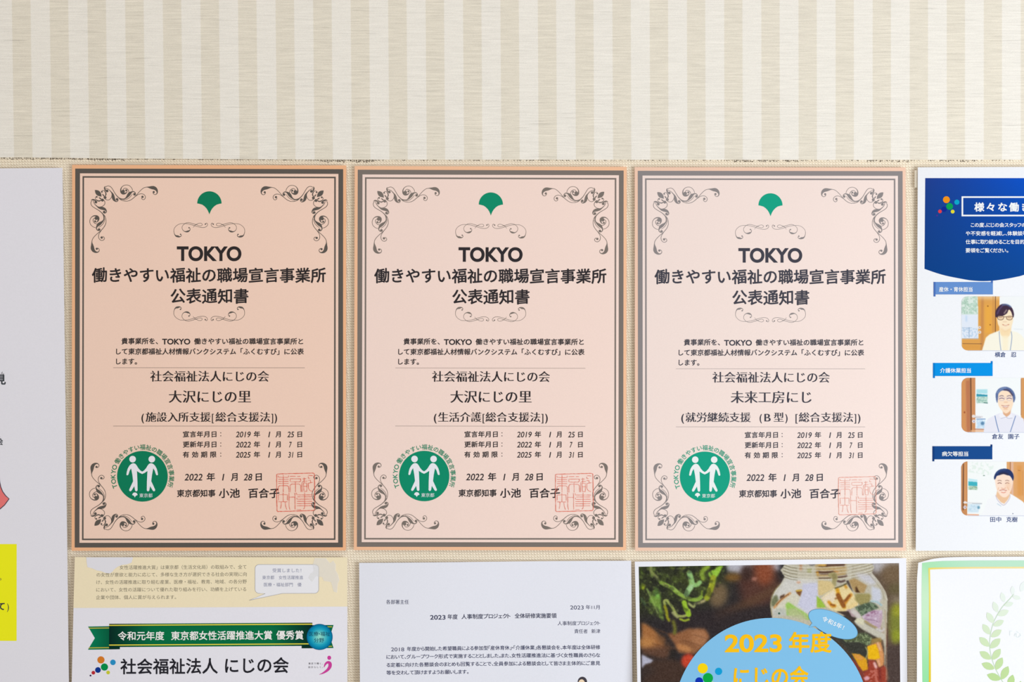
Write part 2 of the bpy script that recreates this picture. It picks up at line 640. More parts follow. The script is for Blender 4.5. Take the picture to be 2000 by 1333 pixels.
# ================================================================ the setting
def box(name, x0, x1, y0, y1, z0, z1, material, **props):
    V = [(x, y, z) for z in (z0, z1) for y in (y0, y1) for x in (x0, x1)]
    F = [(0, 2, 3, 1), (4, 5, 7, 6), (0, 1, 5, 4), (2, 6, 7, 3), (0, 4, 6, 2), (1, 3, 7, 5)]
    return mesh_obj(name, V, F, material, None, **props)


box('wall_back', -2.4, 2.4, 0.0014, 0.10, 0.0, 2.6, woven_mat(), kind='structure')
box('floor', -2.4, 2.4, -2.6, 0.10, -0.05, 0.0, floor_mat(), kind='structure')


def edge_y(X):
    return float(np.interp(X, [-4000, 0, 100, 230, 600, 900, 1700, 2000, 6000], [303, 307.6, 308.2, 309.9, 311.9, 312.2, 312.6, 312.2, 309]))


def stripe_x(k, t):
    """boundary of stripe k; t = 0 at the top of the view, 1 at the lower edge"""
    x = 22.5 + 73.78 * k - 0.03 * k * k if -10 <= k <= 40 else (22.5 + 73.2 * k)
    return x + 4.5 * t * max(0.0, 1 - max(x, 0) / 1700)


V = []; F = []; UV = []
ks = [i / 2 for i in range(-20, 81)]
rows = [(-2250, -1.0), (0, 0.0), (None, 1.0)]
for Yr, t in rows:
    for k in ks:
        X = stripe_x(k, max(t, 0))
        V.append(W(X, edge_y(X) if Yr is None else Yr, -0.0002)); UV.append((k, t))
nk = len(ks)
for r in range(2):
    for i in range(nk - 1):
        F.append((r * nk + i, (r + 1) * nk + i, (r + 1) * nk + i + 1, r * nk + i + 1))
nf = len(V)
for i in range(nk):            # turned-under lower edge, with thickness
    v = V[2 * nk + i]; V.append((v[0], 0.0014, v[2] + 0.0002)); UV.append(UV[2 * nk + i])
for i in range(nk - 1):
    F.append((2 * nk + i, nf + i, nf + i + 1, 2 * nk + i + 1))
up = mesh_obj('wall_upper', V, F, stripe_mat(), None, kind='structure')
uvl = up.data.uv_layers.new(name='stripe')
for lp in up.data.loops:
    uvl.data[lp.index].uv = UV[lp.vertex_index]

# frayed dark seam where the cord covering meets the striped paper
rs = random.Random(11)
SV = []; SF = []


def dens(X):
    d = 0.45
    for a, b2, k in ((0, 250, .8), (180, 330, .5), (620, 730, 1.0), (745, 790, .5), (1060, 1100, .6), (1430, 1560, .9), (1690, 1775, .9), (1835, 1905, .8), (-700, 0, .5), (2000, 2600, .5)):
        if a <= X <= b2: d = max(d, k)
    return d


X = -900.0
while X < 2900:
    d = dens(X)
    n = 1 + (d > .75 and rs.random() < .6) + (d > .9 and rs.random() < .7)
    for r in range(n):
        if rs.random() < d:
            L_ = rs.uniform(1.6, 4.2); h_ = rs.uniform(0.6, 1.25) * (0.6 + 0.6 * d)
            y0 = edge_y(X) + 0.3 + r * rs.uniform(1.6, 2.4); sl = rs.uniform(-.5, .9)
            p = [(X, y0 + .2), (X + L_ * .4, y0 - h_ * .2), (X + L_, y0 + sl), (X + L_ * .7, y0 + h_ + sl * .6), (X + L_ * .2, y0 + h_)]
            b0 = len(SV); SV += [W(a, b2, 0.00125) for a, b2 in p]; SF.append(tuple(range(b0, b0 + 5)))
    X += rs.uniform(2.6, 4.6)
mesh_obj('seam_gap', SV, SF, mat((66, 50, 34), 0.9, 0.95, 0.05, 'dark_seam'), None, kind='structure')

# ================================================================ the three certificates
zo = Z(180, 355, 26.66)
B = 1600
ORN_STROKES = [
    [(705, 245, 12), (668, 320, 62), (680, 400, 74), (712, 470, 60), (780, 510, 40)],
    [(725, 300, 26), (780, 255, 26), (860, 240, 26), (940, 260, 28), (1020, 320, 28), (1090, 420, 28), (1160, 540, 30), (1240, 670, 32), (1330, 780, 38), (1430, 870, 46), (1540, 918, 58), (1640, 925, 52), (1740, 893, 50), (1830, 815, 95), (1915, 705, 150), (1985, 620, 140), (2085, 548, 66), (2180, 532, 46), (2258, 580, 34), (2284, 645, 26)],
    [(720, 365, 24), (800, 385, 26), (890, 430, 28), (970, 510, 38), (1040, 590, 54), (1088, 680, 105), (1112, 780, 140), (1132, 880, 150), (1172, 970, 118), (1240, 1035, 60), (1310, 1050, 36), (1360, 1010, 30), (1382, 950, 24)],
    [(500, 530, 24), (560, 475, 24), (640, 485, 26), (700, 550, 44), (735, 630, 58), (733, 700, 56), (690, 765, 40)],
    [(545, 650, 12), (595, 715, 62), (640, 780, 40)],
    [(640, 840, 40), (690, 910, 34), (750, 952, 28), (830, 975, 26), (920, 950, 26), (990, 880, 26), (1035, 800, 28), (1048, 720, 36)],
    [(B + 525, 490, 24), (B + 500, 390, 24), (B + 440, 300, 24), (B + 360, 225, 24), (B + 260, 192, 24), (B + 160, 190, 24), (B + 60, 220, 26), (B - 30, 290, 32), (B - 85, 390, 48), (B - 92, 480, 62), (B - 65, 560, 95), (B + 5, 620, 115), (B + 90, 635, 90), (B + 165, 612, 62), (B + 228, 565, 34), (B + 245, 500, 22)],
    [(B + 30, 425, 24), (B + 80, 372, 26), (B + 150, 357, 28), (B + 230, 387, 30), (B + 290, 442, 30), (B + 322, 510, 28), (B + 340, 590, 24)],
    [(1430, 900, 26), (1530, 970, 30), (1650, 1015, 24), (B + 130, 1028, 24), (B + 260, 1026, 24), (B + 380, 990, 28), (B + 500, 920, 28), (B + 620, 820, 30), (B + 720, 720, 30), (B + 820, 600, 26), (B + 920, 490, 26), (B + 1030, 390, 26), (B + 1140, 322, 26), (B + 1250, 300, 30), (B + 1330, 298, 55), (B + 1430, 312, 112), (B + 1530, 322, 165), (B + 1630, 335, 180), (B + 1720, 385, 155), (B + 1785, 470, 105), (B + 1805, 560, 62), (B + 1780, 640, 38), (B + 1700, 685, 27), (B + 1620, 650, 27), (B + 1585, 590, 27)],
    [(B + 660, 790, 26), (B + 760, 720, 24), (B + 860, 665, 24), (B + 980, 642, 26), (B + 1090, 668, 26), (B + 1170, 740, 26), (B + 1192, 820, 26), (B + 1160, 910, 26), (B + 1090, 950, 26), (B + 1020, 920, 26), (B + 985, 860, 26)],
    [(B + 50, 975, 20), (B + 180, 945, 22), (B + 300, 892, 22), (B + 400, 805, 22), (B + 470, 720, 20), (B + 515, 650, 14)],
]
ORN_DISCS = [(795, 500, 72), (525, 545, 46), (692, 842, 76), (1315, 935, 68), (B + 195, 465, 52), (B + 35, 520, 88), (B + 625, 670, 68), (B + 1625, 552, 56), (B + 1040, 805, 60)]
LEAF = [(160, 455), (240, 452), (330, 472), (405, 515), (455, 580), (492, 660), (510, 800), (400, 775), (300, 745), (230, 685), (185, 600), (168, 520)]


def ornament():
    half = []
    for st in ORN_STROKES:
        half.append(stroke(zp(zo, st), n=4))
    for x, y, r in ORN_DISCS:
        X, Y = zo(x, y); half.append(disc(X, Y, r / 26.66, 14))
    full = list(half) + [tr(p, lambda x, y: (y - 185.7, x + 185.7)) for p in half]
    full.append(poly(zp(zo, LEAF)))
    return full


ORN = ornament()
zs = Z(335, 430, 25.64)
SCROLL = [
    [(470, 722, 24), (505, 745, 24), (512, 790, 26), (470, 832, 34), (410, 845, 62), (340, 826, 96), (270, 812, 84), (210, 775, 50), (165, 700, 26), (137, 580, 20), (150, 450, 18), (220, 340, 18), (330, 250, 18), (460, 195, 18), (600, 183, 18), (750, 190, 18), (900, 212, 18), (1050, 250, 20), (1200, 298, 20), (1350, 345, 18), (1500, 375, 20), (1640, 378, 20), (1750, 340, 20), (1815, 270, 18), (1815, 195, 20), (1770, 160, 22), (1718, 190, 22)],
    [(900, 390, 22), (945, 420, 24), (950, 480, 26), (915, 535, 46), (850, 568, 84), (770, 588, 70), (680, 578, 36), (600, 525, 24), (552, 430, 18), (557, 330, 18), (612, 250, 18), (700, 178, 20), (800, 142, 20), (900, 140, 20), (1050, 175, 20), (1180, 215, 22), (1270, 240, 22), (1340, 272, 18), (1440, 297, 18), (1520, 285, 18), (1560, 240, 18), (1530, 182, 18), (1450, 160, 18), (1350, 182, 18), (1260, 228, 22), (1180, 280, 18), (1100, 380, 10)],
]
half = [stroke(zp(zs, st), n=4) for st in SCROLL] + [disc(*zs(x, y), r / 25.64, 10) for x, y, r in ((470, 722, 34), (895, 392, 34), (1712, 212, 34))]
SCR = half + [tr(p, lambda x, y: (819.0 - x, y)) for p in half]

SEAL = [
    [(100, 230), (98, 180), (130, 163), (640, 150), (1150, 138), (1185, 155), (1187, 230), (1195, 600), (1197, 1190), (1170, 1220), (600, 1238), (130, 1250), (108, 1225), (95, 700), (100, 230)],
    [(290, 190), (290, 690)], [(140, 210), (150, 255), (290, 262)], [(290, 262), (430, 262), (445, 210)], [(140, 318), (400, 318), (440, 322)], [(145, 378), (440, 376)], [(145, 437), (440, 437)],
    [(145, 690), (145, 540), (180, 502), (400, 500), (445, 530), (455, 690)],
    [(480, 235), (645, 232)], [(690, 235), (780, 232)], [(800, 305), (490, 305), (488, 380), (530, 393), (765, 390), (795, 360), (790, 300)], [(640, 400), (642, 690)],
    [(490, 690), (488, 500), (530, 455), (755, 455), (795, 500), (800, 680)],
    [(830, 680), (828, 420), (868, 370), (980, 370)], [(895, 270), (893, 410)], [(850, 310), (950, 300)], [(870, 425), (970, 425), (970, 665), (885, 668), (870, 425)], [(870, 525), (970, 525)],
    [(1010, 205), (1140, 212)], [(1015, 240), (1012, 290), (1060, 290)], [(1010, 350), (1075, 345), (1082, 420)], [(1140, 408), (1015, 432), (1012, 570), (1055, 640), (1130, 668)],
    [(150, 930), (150, 765), (410, 762), (412, 930)], [(150, 968), (410, 968)], [(285, 710), (288, 965)], [(232, 975), (228, 1080), (208, 1165)], [(345, 975), (355, 1085), (392, 1195)],
    [(455, 705), (458, 1100), (480, 1195)], [(460, 835), (625, 835)], [(625, 710), (632, 1190)],
    [(670, 710), (682, 768), (1130, 768)], [(700, 825), (1110, 823)], [(680, 850), (686, 895), (1120, 890)], [(680, 957), (1130, 957)], [(680, 1020), (1110, 1018)], [(680, 1083), (1110, 1080)],
    [(905, 700), (910, 1100), (898, 1155), (870, 1180)], [(680, 1197), (800, 1193)],
]
zl = Z(535, 915, 14.81)
zb = Z(220, 875, 12.117)
FIG = [(345, 620), (355, 560), (375, 490), (415, 420), (460, 378), (510, 362), (555, 378), (590, 420), (625, 480), (670, 532), (717, 562), (717, 618), (660, 592), (592, 548), (596, 600), (600, 700), (605, 800), (608, 1000), (597, 1022), (572, 1028), (550, 1010), (530, 905), (465, 1012), (440, 1028), (415, 1018), (410, 990), (450, 900), (502, 790), (497, 740), (485, 640), (470, 560), (455, 485), (420, 540), (402, 600), (388, 638), (365, 650), (345, 638)]


def ginkgo(cx, cy, r):
    pts = [(cx - r * math.cos(math.pi * k / 24), cy - r * math.sin(math.pi * k / 24)) for k in range(25)]
    k = r / 23.7
    right = [(20, 0.6), (14.3, 2.2), (9.6, 5.4), (5.8, 9.4), (3.0, 13.8), (1.2, 18), (0.0, 21.3)]
    pts += [(cx + x * k, cy + y * k) for x, y in right] + [(cx - x * k, cy + y * k) for x, y in reversed(right[:-1])]
    return poly(pts)


def certificate(corners, label, pap, edge, grey, black, green, white, red, seal_w, seal_shift, L, body):
    s = Sheet('certificate', corners, label, 'certificate', paper_mat(edge, L, 'certificate_card', 0.6, 0.15, 0.012),
              lift=lambda u, v: 0.0006 + 0.0005 * v, group='peach certificates in a row')
    T = lambda x, y: s.tpl(x, y)
    t = lambda p: tr(p, T)
    m_g = mat(grey, L, 0.6, 0.15); m_p = paper_mat(pap, L, 'peach_print', 0.6, 0.15, 0.02)
    m_k = mat(black, L, 0.6, 0.15); m_gr = mat(green, L, 0.6, 0.15); m_w = mat(white, L, 0.6, 0.15); m_r = mat(red, L, 0.6, 0.3)
    m_hr = mat(tuple((a + b) // 2 for a, b in zip(grey, pap)), L, 0.6, 0.15)
    ink(s, 'border_band', [t(rect(147.6, 330.2, 670.6, 1069.4))], m_g, 1)
    ink(s, 'printed_ground', [t(rect(156.9, 339.5, 661.3, 1060.2))], m_p, 2)

    def frame(x0, y0, x1, y1, wd):
        return [t(rect(x0, y0, x1, y0 + wd)), t(rect(x0, y1 - wd, x1, y1)), t(rect(x0, y0 + wd, x0 + wd, y1 - wd)), t(rect(x1 - wd, y0 + wd, x1, y1 - wd))]
    ink(s, 'border_line', frame(161.9, 345.0, 656.2, 1055.0, 3.0), m_g, 3)
    mx = 2 * 409.3; my = 355.9 + 1043.0
    for fx, fy in ((0, 0), (1, 0), (0, 1), (1, 1)):
        ink(s, 'corner_flourish', [t(tr(p, lambda x, y: (mx - x if fx else x, my - y if fy else y))) for p in ORN], m_g, 3)
    ink(s, 'scroll_ornament', [t(p) for p in SCR], m_g, 3)
    ink(s, 'scroll_ornament', [t(tr(p, lambda x, y: (x, 1062.9 - y))) for p in SCR], m_g, 3)
    ink(s, 'ginkgo_emblem', [t(ginkgo(409.6, 397.8, 23.8))], m_gr, 3)
    X = lambda st, a, b, y, em, sty, **k: text(s, st, a, b, y, em, m_k, sty, layer=4, tpl=True, **k)
    X('TOKYO', 346.2, 472.2, 494.5, 38.0, 'latin_heavy', name='heading')
    X('働きやすい福祉の職場宣言事業所', 180.5, 637, 537.6, 30.2, 'kaisho', name='heading')
    X('公表通知書', 334, 486, 578.3, 30.6, 'kaisho', name='heading')
    X('貴事業所を、', 238.3, 309.6, 666.6, 13.0, 'kaisho_s')
    X('TOKYO', 317.8, 372.6, 667.1, 15.0, 'heavy')
    X('働きやすい福祉の職場宣言事業所と', 380, 592.8, 666.8, 13.0, 'kaisho_s')
    X('して東京都福祉人材情報バンクシステム「ふくむすび」に公表', 228, 594.2, 686.8, 13.0, 'kaisho_s')
    X('します。', 228, 268.8, 706.2, 13.0, 'kaisho_s')
    for y in (718.7, 832.6):
        ink(s, 'rule_line', [t(rect(222.5, y - 0.5, 596, y + 0.5))], m_hr, 3)
    X('社会福祉法人にじの会', 294.6, 526.3, 735.3, 23.2, 'mincho')
    for a in body:
        text(s, a[0], a[1], a[2], a[3], a[4], m_k, 'mincho', layer=4)
    for y, lab, yr, d, dx in ((848.3, '宣言年月日', '2019', '25', (562, 575.5)), (868.2, '更新年月日', '2022', '7', (565.6, 571)), (888.0, '有 効 期 限', '2025', '31', (563.8, 574))):
        X(lab, 358.3, 424, y, 12.6, 'kaisho_s')
        ink(s, 'colon', [t(disc(432.3, y - 2.6, 0.95, 8)), t(disc(432.3, y + 3.2, 0.95, 8))], m_k, 4)
        X(yr, 461.6, 490.8, y, 15.6, 'italic'); X('年', 496.8, 509.2, y, 12.6, 'kaisho_s')
        X('1', 525, 528.9, y, 15.6, 'italic'); X('月', 539.2, 549.3, y, 12.6, 'kaisho_s')
        X(d, dx[0], dx[1], y, 15.6, 'italic'); X('日', 581.8, 591, y, 12.2, 'kaisho_s')
    y = 931.6
    X('2022', 361.5, 396.6, y, 18.4, 'italic'); X('年', 405, 421.2, y, 17.0, 'kaisho_s'); X('1', 435, 439.4, y, 18.4, 'italic')
    X('月', 452.2, 465.2, y, 16.4, 'kaisho_s'); X('28', 477, 494, y, 18.4, 'italic'); X('日', 500.4, 512.5, y, 16.2, 'kaisho_s')
    X('東京都知事', 347, 422, 963.6, 15.4, 'kaisho_s')
    X('小池', 428.6, 469.8, 963.4, 19.6, 'kaisho'); X('百合子', 486.3, 546.6, 963.4, 20.0, 'kaisho')
    # round badge with two figures shaking hands
    bd = ink(s, 'round_badge', [t(disc(279.6, 930.5, 49.4, 72))], m_gr, 4)
    f = poly(zp(zb, FIG))
    hx, hy = zb(490, 267)
    c2 = 2 * zb(717, 0)[0]
    ink(s, 'handshake_figure', [t(f), t(disc(hx, hy, 6.45, 28))], m_w, 5, parent=bd)
    ink(s, 'handshake_figure', [t(tr(f, lambda x, y: (c2 - x, y))), t(disc(c2 - hx, hy, 6.45, 28))], m_w, 5, parent=bd)
    g0 = zb(545, 1118)
    ink(s, 'ginkgo_mark', [t(ginkgo(g0[0], g0[1], 5.2))], m_w, 5, parent=bd)
    text(s, '東京都', zb(652, 0)[0], zb(962, 0)[0], zb(0, 1125)[1], 8.6, m_w, 'sans', layer=5, name='badge_text', parent=bd, tpl=True)
    polys = []
    arc = [('T', 199.9), ('O', 190), ('K', 180), ('Y', 171), ('O', 162)] + [(ch, 148.3 - 11.77 * i) for i, ch in enumerate('働きやすい福祉の職場宣言事業所')]
    for ch, deg in arc:
        Vg, Fg = glyph(ch, 'medium')
        a = math.radians(deg)
        cx = 279.6 + 57.1 * math.cos(a); cy = 930.5 - 57.1 * math.sin(a)
        mid = (Vg[:, 0].min() + Vg[:, 0].max()) / 2 if ord(ch) < 0x2000 else 0.5
        hh = 0.38 if ord(ch) > 0x2000 else 0.34
        em = 11.4 if ord(ch) > 0x2000 else 12.6
        th = math.pi / 2 - a
        pts = []
        for vx, vy, vl in Vg:
            dx, dy = (vx - mid) * em, -(vy - hh) * em
            pts.append((*T(cx + dx * math.cos(th) - dy * math.sin(th), cy + dx * math.sin(th) + dy * math.cos(th)), vl))
        polys.append((pts, Fg))
    ink(s, 'ring_lettering', polys, m_gr, 4, parent=bd)
    # vermilion seal
    polys = []
    r2 = random.Random(seal_w)
    for i, st in enumerate(SEAL):
        pts = [(x + seal_shift[0] * 14.81, y + seal_shift[1] * 14.81) for x, y in st]
        q = zp(zl, pts)
        wd = (1.25 if i == 0 else 0.85) * seal_w
        dense = []
        for a, b2 in zip(q[:-1], q[1:]):
            n = max(1, int(math.hypot(b2[0] - a[0], b2[1] - a[1]) / 3.0))
            for k in range(n):
                dense.append((a[0] + (b2[0] - a[0]) * k / n + r2.uniform(-.15, .15), a[1] + (b2[1] - a[1]) * k / n + r2.uniform(-.15, .15), wd * r2.uniform(0.55, 1.3)))
        dense.append((*q[-1], wd))
        polys.append(t(stroke(dense, raw=True)))
    ink(s, 'red_seal', polys, m_r, 6)
    return s


certificate([(141.7, 322.6), (676.5, 323.8), (676.0, 1075.5), (141.0, 1076)],
            'leftmost peach certificate with grey border, darkest of three, beside the plain white poster',
            (232, 199, 183), (228, 174, 134), (88, 82, 77), (42, 37, 38), (0, 118, 84), (224, 222, 231), (214, 92, 72), 1.0, (0, 0), 0.84,
            [('大沢にじの里', 330.6, 491, 775, 26.6),
             ('(', 277.3, 282.4, 814.8, 21), ('施設入所支援', 285.5, 412.4, 814.8, 20.8), ('[', 414.8, 418.4, 814.8, 21), ('総合支援法', 421.7, 528.3, 814.8, 20.8), (']', 530.6, 534.2, 814.8, 21), (')', 536.8, 541.8, 814.8, 21)])
certificate([(693.0, 324.8), (1223.7, 326.5), (1222.5, 1075), (691.5, 1074.6)],
            'middle peach certificate with grey border, hanging above the plain typed letter',
            (241, 216, 207), (240, 190, 154), (122, 113, 107), (44, 40, 44), (0, 138, 104), (230, 232, 240), (225, 115, 95), 0.92, (-4.0, 0.6), 0.93,
            [('大沢にじの里', 879.9, 1038.3, 775.2, 26.4),
             ('(', 847.7, 853.2, 815, 21), ('生活介護', 856, 940.6, 815, 20.8), ('[', 942.8, 946.6, 815, 21), ('総合支援法', 948.4, 1055.3, 815, 20.8), (']', 1057.4, 1061.2, 815, 21), (')', 1064.6, 1069.8, 815, 21)])
certificate([(1239.4, 327.0), (1768.0, 327.7), (1768.3, 1075.8), (1240.0, 1076)],
            'palest peach certificate with grey border, above the jar photograph, with faint red seal',
            (248, 229, 223), (247, 207, 184), (144, 138, 139), (66, 66, 78), (10, 165, 135), (242, 246, 248), (238, 160, 142), 0.8, (1.8, 6.0), 1.03,
            [('未来工房にじ', 1426.7, 1584.4, 776, 26.2),
             ('(', 1330.2, 1335.8, 815.3, 21), ('就労継続支援', 1338.7, 1465.7, 815.3, 20.8), ('(', 1483, 1487.6, 815.3, 20), ('B', 1492.3, 1504.6, 815.3, 22), ('型', 1510.4, 1530.2, 815.3, 20.8), (')', 1533, 1537.6, 815.3, 20), ('[', 1553, 1557.2, 815.3, 21), ('総合支援法', 1559.5, 1665.5, 815.3, 20.8), (']', 1667.6, 1671.4, 815.3, 21), (')', 1674.4, 1679.6, 815.3, 21)])

# ================================================================ large white poster, mostly outside the view
LA = 0.80
P = Sheet('poster', [(-629, 334), (123, 328.5), (137.2, 1391), (-617, 1397)],
          'plain white poster with yellow panel and red shape at its edge', 'poster', paper_mat((214, 213, 222), LA, 'white_poster_paper'), lift=lambda u, v: 0.0010 + 0.001 * v)
ky = mat((238, 224, 30), LA); kd = mat((52, 56, 62), LA)
yb = ink(P, 'yellow_panel', [rect(-560, 1062.6, 34.5, 1251.4)], ky, 1)
text(P, '見', -6.5, 13, 741.5, 21, kd, 'heavy')
text(P, 'ん', 3.2, 10, 729, 7, kd, 'sans', name='ruby_text')
text(P, '絵', -6.5, 7.4, 863, 14, kd, 'bold')
text(P, 'え', -3.2, 3.2, 851.3, 6, kd, 'sans', name='ruby_text')
zr = Z(0, 690, 3.7)
red = [(-120, 800), (-10, 820), (-2, 855), (5, 930), (12, 965), (26, 1000), (48, 1030), (73, 1052), (40, 1097), (0, 1132), (-60, 1160), (-160, 1180), (-220, 1100), (-200, 900)]
rp = zp(zr, red)
ra = ink(P, 'red_shape', [poly(rp)], mat((217, 113, 112), LA), 1)
ink(P, 'outline_stroke', [outline(rp, 1.7)], mat((78, 66, 80), LA), 2, parent=ra)
ink(P, 'full_stop', [stroke([(2.6 + 1.7 * math.cos(a), 1131.2 + 1.7 * math.sin(a)) for a in np.linspace(0, 2 * math.pi, 13)], 0.8, raw=True)], kd, 2)
text(P, 'て', -3.4, 11.4, 1183.8, 17, kd, 'heavy')
text(P, ')', 15.6, 19.4, 1184, 18, kd, 'sans')

# ================================================================ award paper (cream and white, green ribbon)
LB = 0.86
A = Sheet('notice', [(147.0, 1088.2), (679.0, 1088.6), (678.4, 1841), (133.5, 1841)],
          'award notice with cream top band and green ribbon, below the leftmost certificate', 'notice', paper_mat((223, 222, 232), LB, 'award_paper'), lift=lambda u, v: 0.0008 + 0.006 * v * (1 - u) + 0.0008 * math.sin(v * 9) * v)
ink(A, 'cream_band', [quad((147.0, 1088.2), (679.0, 1088.6), (678.9, 1184.9), (145.1, 1187.3))], paper_mat((234, 219, 188), LB, 'cream_print'), 1)
kt = mat((128, 122, 106), LB)
za = Z(140, 1080, 5.268); za2 = Z(400, 1080, 5.27)
text(A, '女性活躍推進大賞」は東京都（生活文化局）の取組みで、全て', 234.6, 482, 1108.6, 8.7, kt, 'light', y1=1107.4)
text(A, 'の女性が意欲と能力に応じて、多様な生き方が選択できる社会の実現に向', 189.8, 482.6, 1122.8, 8.7, kt, 'light', y1=1121.6)
text(A, 'け、女性の活躍推進に取り組む産業、医療・福祉、教育、地域、の各分野', 189.6, 482.6, 1137.2, 8.7, kt, 'light', y1=1136)
text(A, 'において、女性の活躍について優れた取り組みを行い、功績を上げている', 189.4, 481.6, 1152, 8.7, kt, 'light', y1=1150.8)
text(A, '企業や団体、個人に賞が与えられます。', 189, 345, 1166.8, 8.7, kt, 'light', y1=1166.2)
ink(A, 'torn_patch', [poly(zp(za, [(155, 46), (160, 100), (168, 148), (215, 158), (262, 180), (310, 188), (350, 205), (400, 211), (430, 190), (440, 172), (480, 142), (520, 125), (575, 118), (622, 100), (636, 46)]))], mat((219, 218, 226), LB), 3, label='pale torn patch over the cream band')
bub = [(x, y) for x, y in round_rect(498.8, 1102.8, 623, 1159, 8)]
i0 = 14
bub_t = []
for p in bub:
    bub_t.append(p)
# insert the tail on the lower edge (between lower right and lower left corners)
lr = max(i for i, p in enumerate(bub) if p[0] > 600 and p[1] > 1158.5)
bub_t = bub[:lr + 1] + [(552, 1159.2), (487.5, 1172.6), (518.6, 1159.6)] + bub[lr + 1:]
sb = ink(A, 'speech_bubble', [poly(bub_t)], mat((226, 226, 236), LB), 2)
ink(A, 'bubble_outline', [outline(bub_t, 0.7)], mat((160, 160, 165), LB), 3, parent=sb)
kv = mat((134, 138, 162), LB)
text(A, '受賞しました！', 532.8, 589, 1114.3, 8.4, kv, 'light', layer=3, parent=sb, name='bubble_text')
text(A, '東京都　女性活躍推進', 512.9, 592.6, 1128.1, 8.2, kv, 'light', layer=3, parent=sb, name='bubble_text')
text(A, '医療・福祉部門　優', 516.1, 589.4, 1142, 8.2, kv, 'light', layer=3, parent=sb, name='bubble_text')
ink(A, 'torn_patch', [poly(zp(za2, [(1135, 52), (1115, 120), (1125, 190), (1090, 215), (1070, 260), (1110, 300), (1150, 240), (1210, 250), (1230, 290), (1300, 300), (1330, 400), (1365, 410), (1372, 320), (1388, 280), (1375, 220), (1350, 180), (1352, 120), (1325, 80), (1290, 105), (1250, 55)]))], mat((238, 234, 232), LB, name='thin_film', alpha=0.55), 4, label='pale torn patch at the corner of the speech bubble')

# ribbon, painted print
def painted(sheet, name, rows, cols, layer, L, parent=None):
    """grid of points (rows of (x, y)) with one print colour per point"""
    V = [sheet.pt(*p, layer) for r in rows for p in r]
    n = len(rows[0])
    F = [(j * n + i, (j + 1) * n + i, (j + 1) * n + i + 1, j * n + i + 1) for j in range(len(rows) - 1) for i in range(n - 1)]
    o = mesh_obj(name, V, F, picture_mat(), parent or sheet.root)
    at = o.data.color_attributes.new('print', 'FLOAT_COLOR', 'POINT')
    at.data.foreach_set('color', np.array([(*[min(.94, lin(float(x)) / L) for x in c], 1.0) for r in cols for c in r], np.float32).ravel())
    return o


yl = lambda x: 1218.2 - 1.9 * (x - 215) / 395.6
xs = np.linspace(215, 610.6, 60)
mixc = lambda a, b2, f: tuple(np.array(a) * (1 - f) + np.array(b2) * f)


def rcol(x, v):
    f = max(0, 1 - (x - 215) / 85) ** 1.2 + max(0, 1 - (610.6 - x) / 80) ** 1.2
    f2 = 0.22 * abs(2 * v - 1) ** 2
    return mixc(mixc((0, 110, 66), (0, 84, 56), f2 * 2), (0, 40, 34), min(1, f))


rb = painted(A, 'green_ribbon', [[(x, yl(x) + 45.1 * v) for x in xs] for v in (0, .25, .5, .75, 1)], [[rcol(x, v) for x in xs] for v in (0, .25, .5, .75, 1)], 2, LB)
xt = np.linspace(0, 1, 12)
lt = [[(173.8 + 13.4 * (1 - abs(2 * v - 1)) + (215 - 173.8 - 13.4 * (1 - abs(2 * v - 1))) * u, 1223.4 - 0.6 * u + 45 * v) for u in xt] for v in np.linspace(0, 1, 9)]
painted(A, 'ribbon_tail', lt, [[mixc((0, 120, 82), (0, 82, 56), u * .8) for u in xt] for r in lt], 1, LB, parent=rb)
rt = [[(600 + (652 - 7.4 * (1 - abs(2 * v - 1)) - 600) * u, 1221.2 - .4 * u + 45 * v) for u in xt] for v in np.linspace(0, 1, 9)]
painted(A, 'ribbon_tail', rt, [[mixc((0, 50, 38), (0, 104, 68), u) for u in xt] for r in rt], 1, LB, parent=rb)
dk = mat((0, 44, 34), LB)
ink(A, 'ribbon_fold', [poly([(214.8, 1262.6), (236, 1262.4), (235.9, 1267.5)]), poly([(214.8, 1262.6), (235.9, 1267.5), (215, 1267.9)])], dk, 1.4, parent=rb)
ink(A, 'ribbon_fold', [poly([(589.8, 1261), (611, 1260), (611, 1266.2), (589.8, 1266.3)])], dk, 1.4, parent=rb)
gy = mat((228, 214, 72), LB); gy2 = mat((190, 178, 66), LB)
for dy in (2.9, 41.2):
    ink(A, 'gold_line', [stroke([(x, yl(x) + dy, 1.9) for x in xs], raw=True)], gy, 3, parent=rb)
ink(A, 'gold_line', [stroke([(175.4, 1226.6, 1.7), (214.8, 1226.1, 1.7)], raw=True), stroke([(175.4, 1264.8, 1.7), (214.8, 1264.3, 1.7)], raw=True),
                     stroke([(611, 1224.6, 1.7), (649, 1224.3, 1.7)], raw=True), stroke([(611, 1262.8, 1.7), (649, 1262.4, 1.7)], raw=True)], gy2, 2, parent=rb)
kw = mat((234, 240, 240), LB)
text(A, '令和元年度', 232, 322.2, 1241.6, 18.2, kw, 'bold', layer=4, parent=rb, name='ribbon_text', y1=1241.2)
text(A, '東京都女性活躍推進大賞', 335.5, 532.5, 1241.4, 18.4, kw, 'bold', layer=4, parent=rb, name='ribbon_text', y1=1240.4)
text(A, '優秀賞', 540.4, 593.5, 1240.3, 18.6, kw, 'bold', layer=4, parent=rb, name='ribbon_text')
aa = np.linspace(0, 2 * math.pi, 49)
rr = [(0.001, (146, 214, 200)), (0.22, (120, 204, 196)), (0.42, (80, 184, 192)), (0.62, (30, 158, 186)), (0.82, (0, 132, 172)), (1.0, (0, 108, 150))]
bg = painted(A, 'field_badge', [[(624.9 + 25 * r * math.cos(a), 1244.1 + 25 * r * math.sin(a)) for a in aa] for r, c in rr], [[c for a in aa] for r, c in rr], 4, LB)
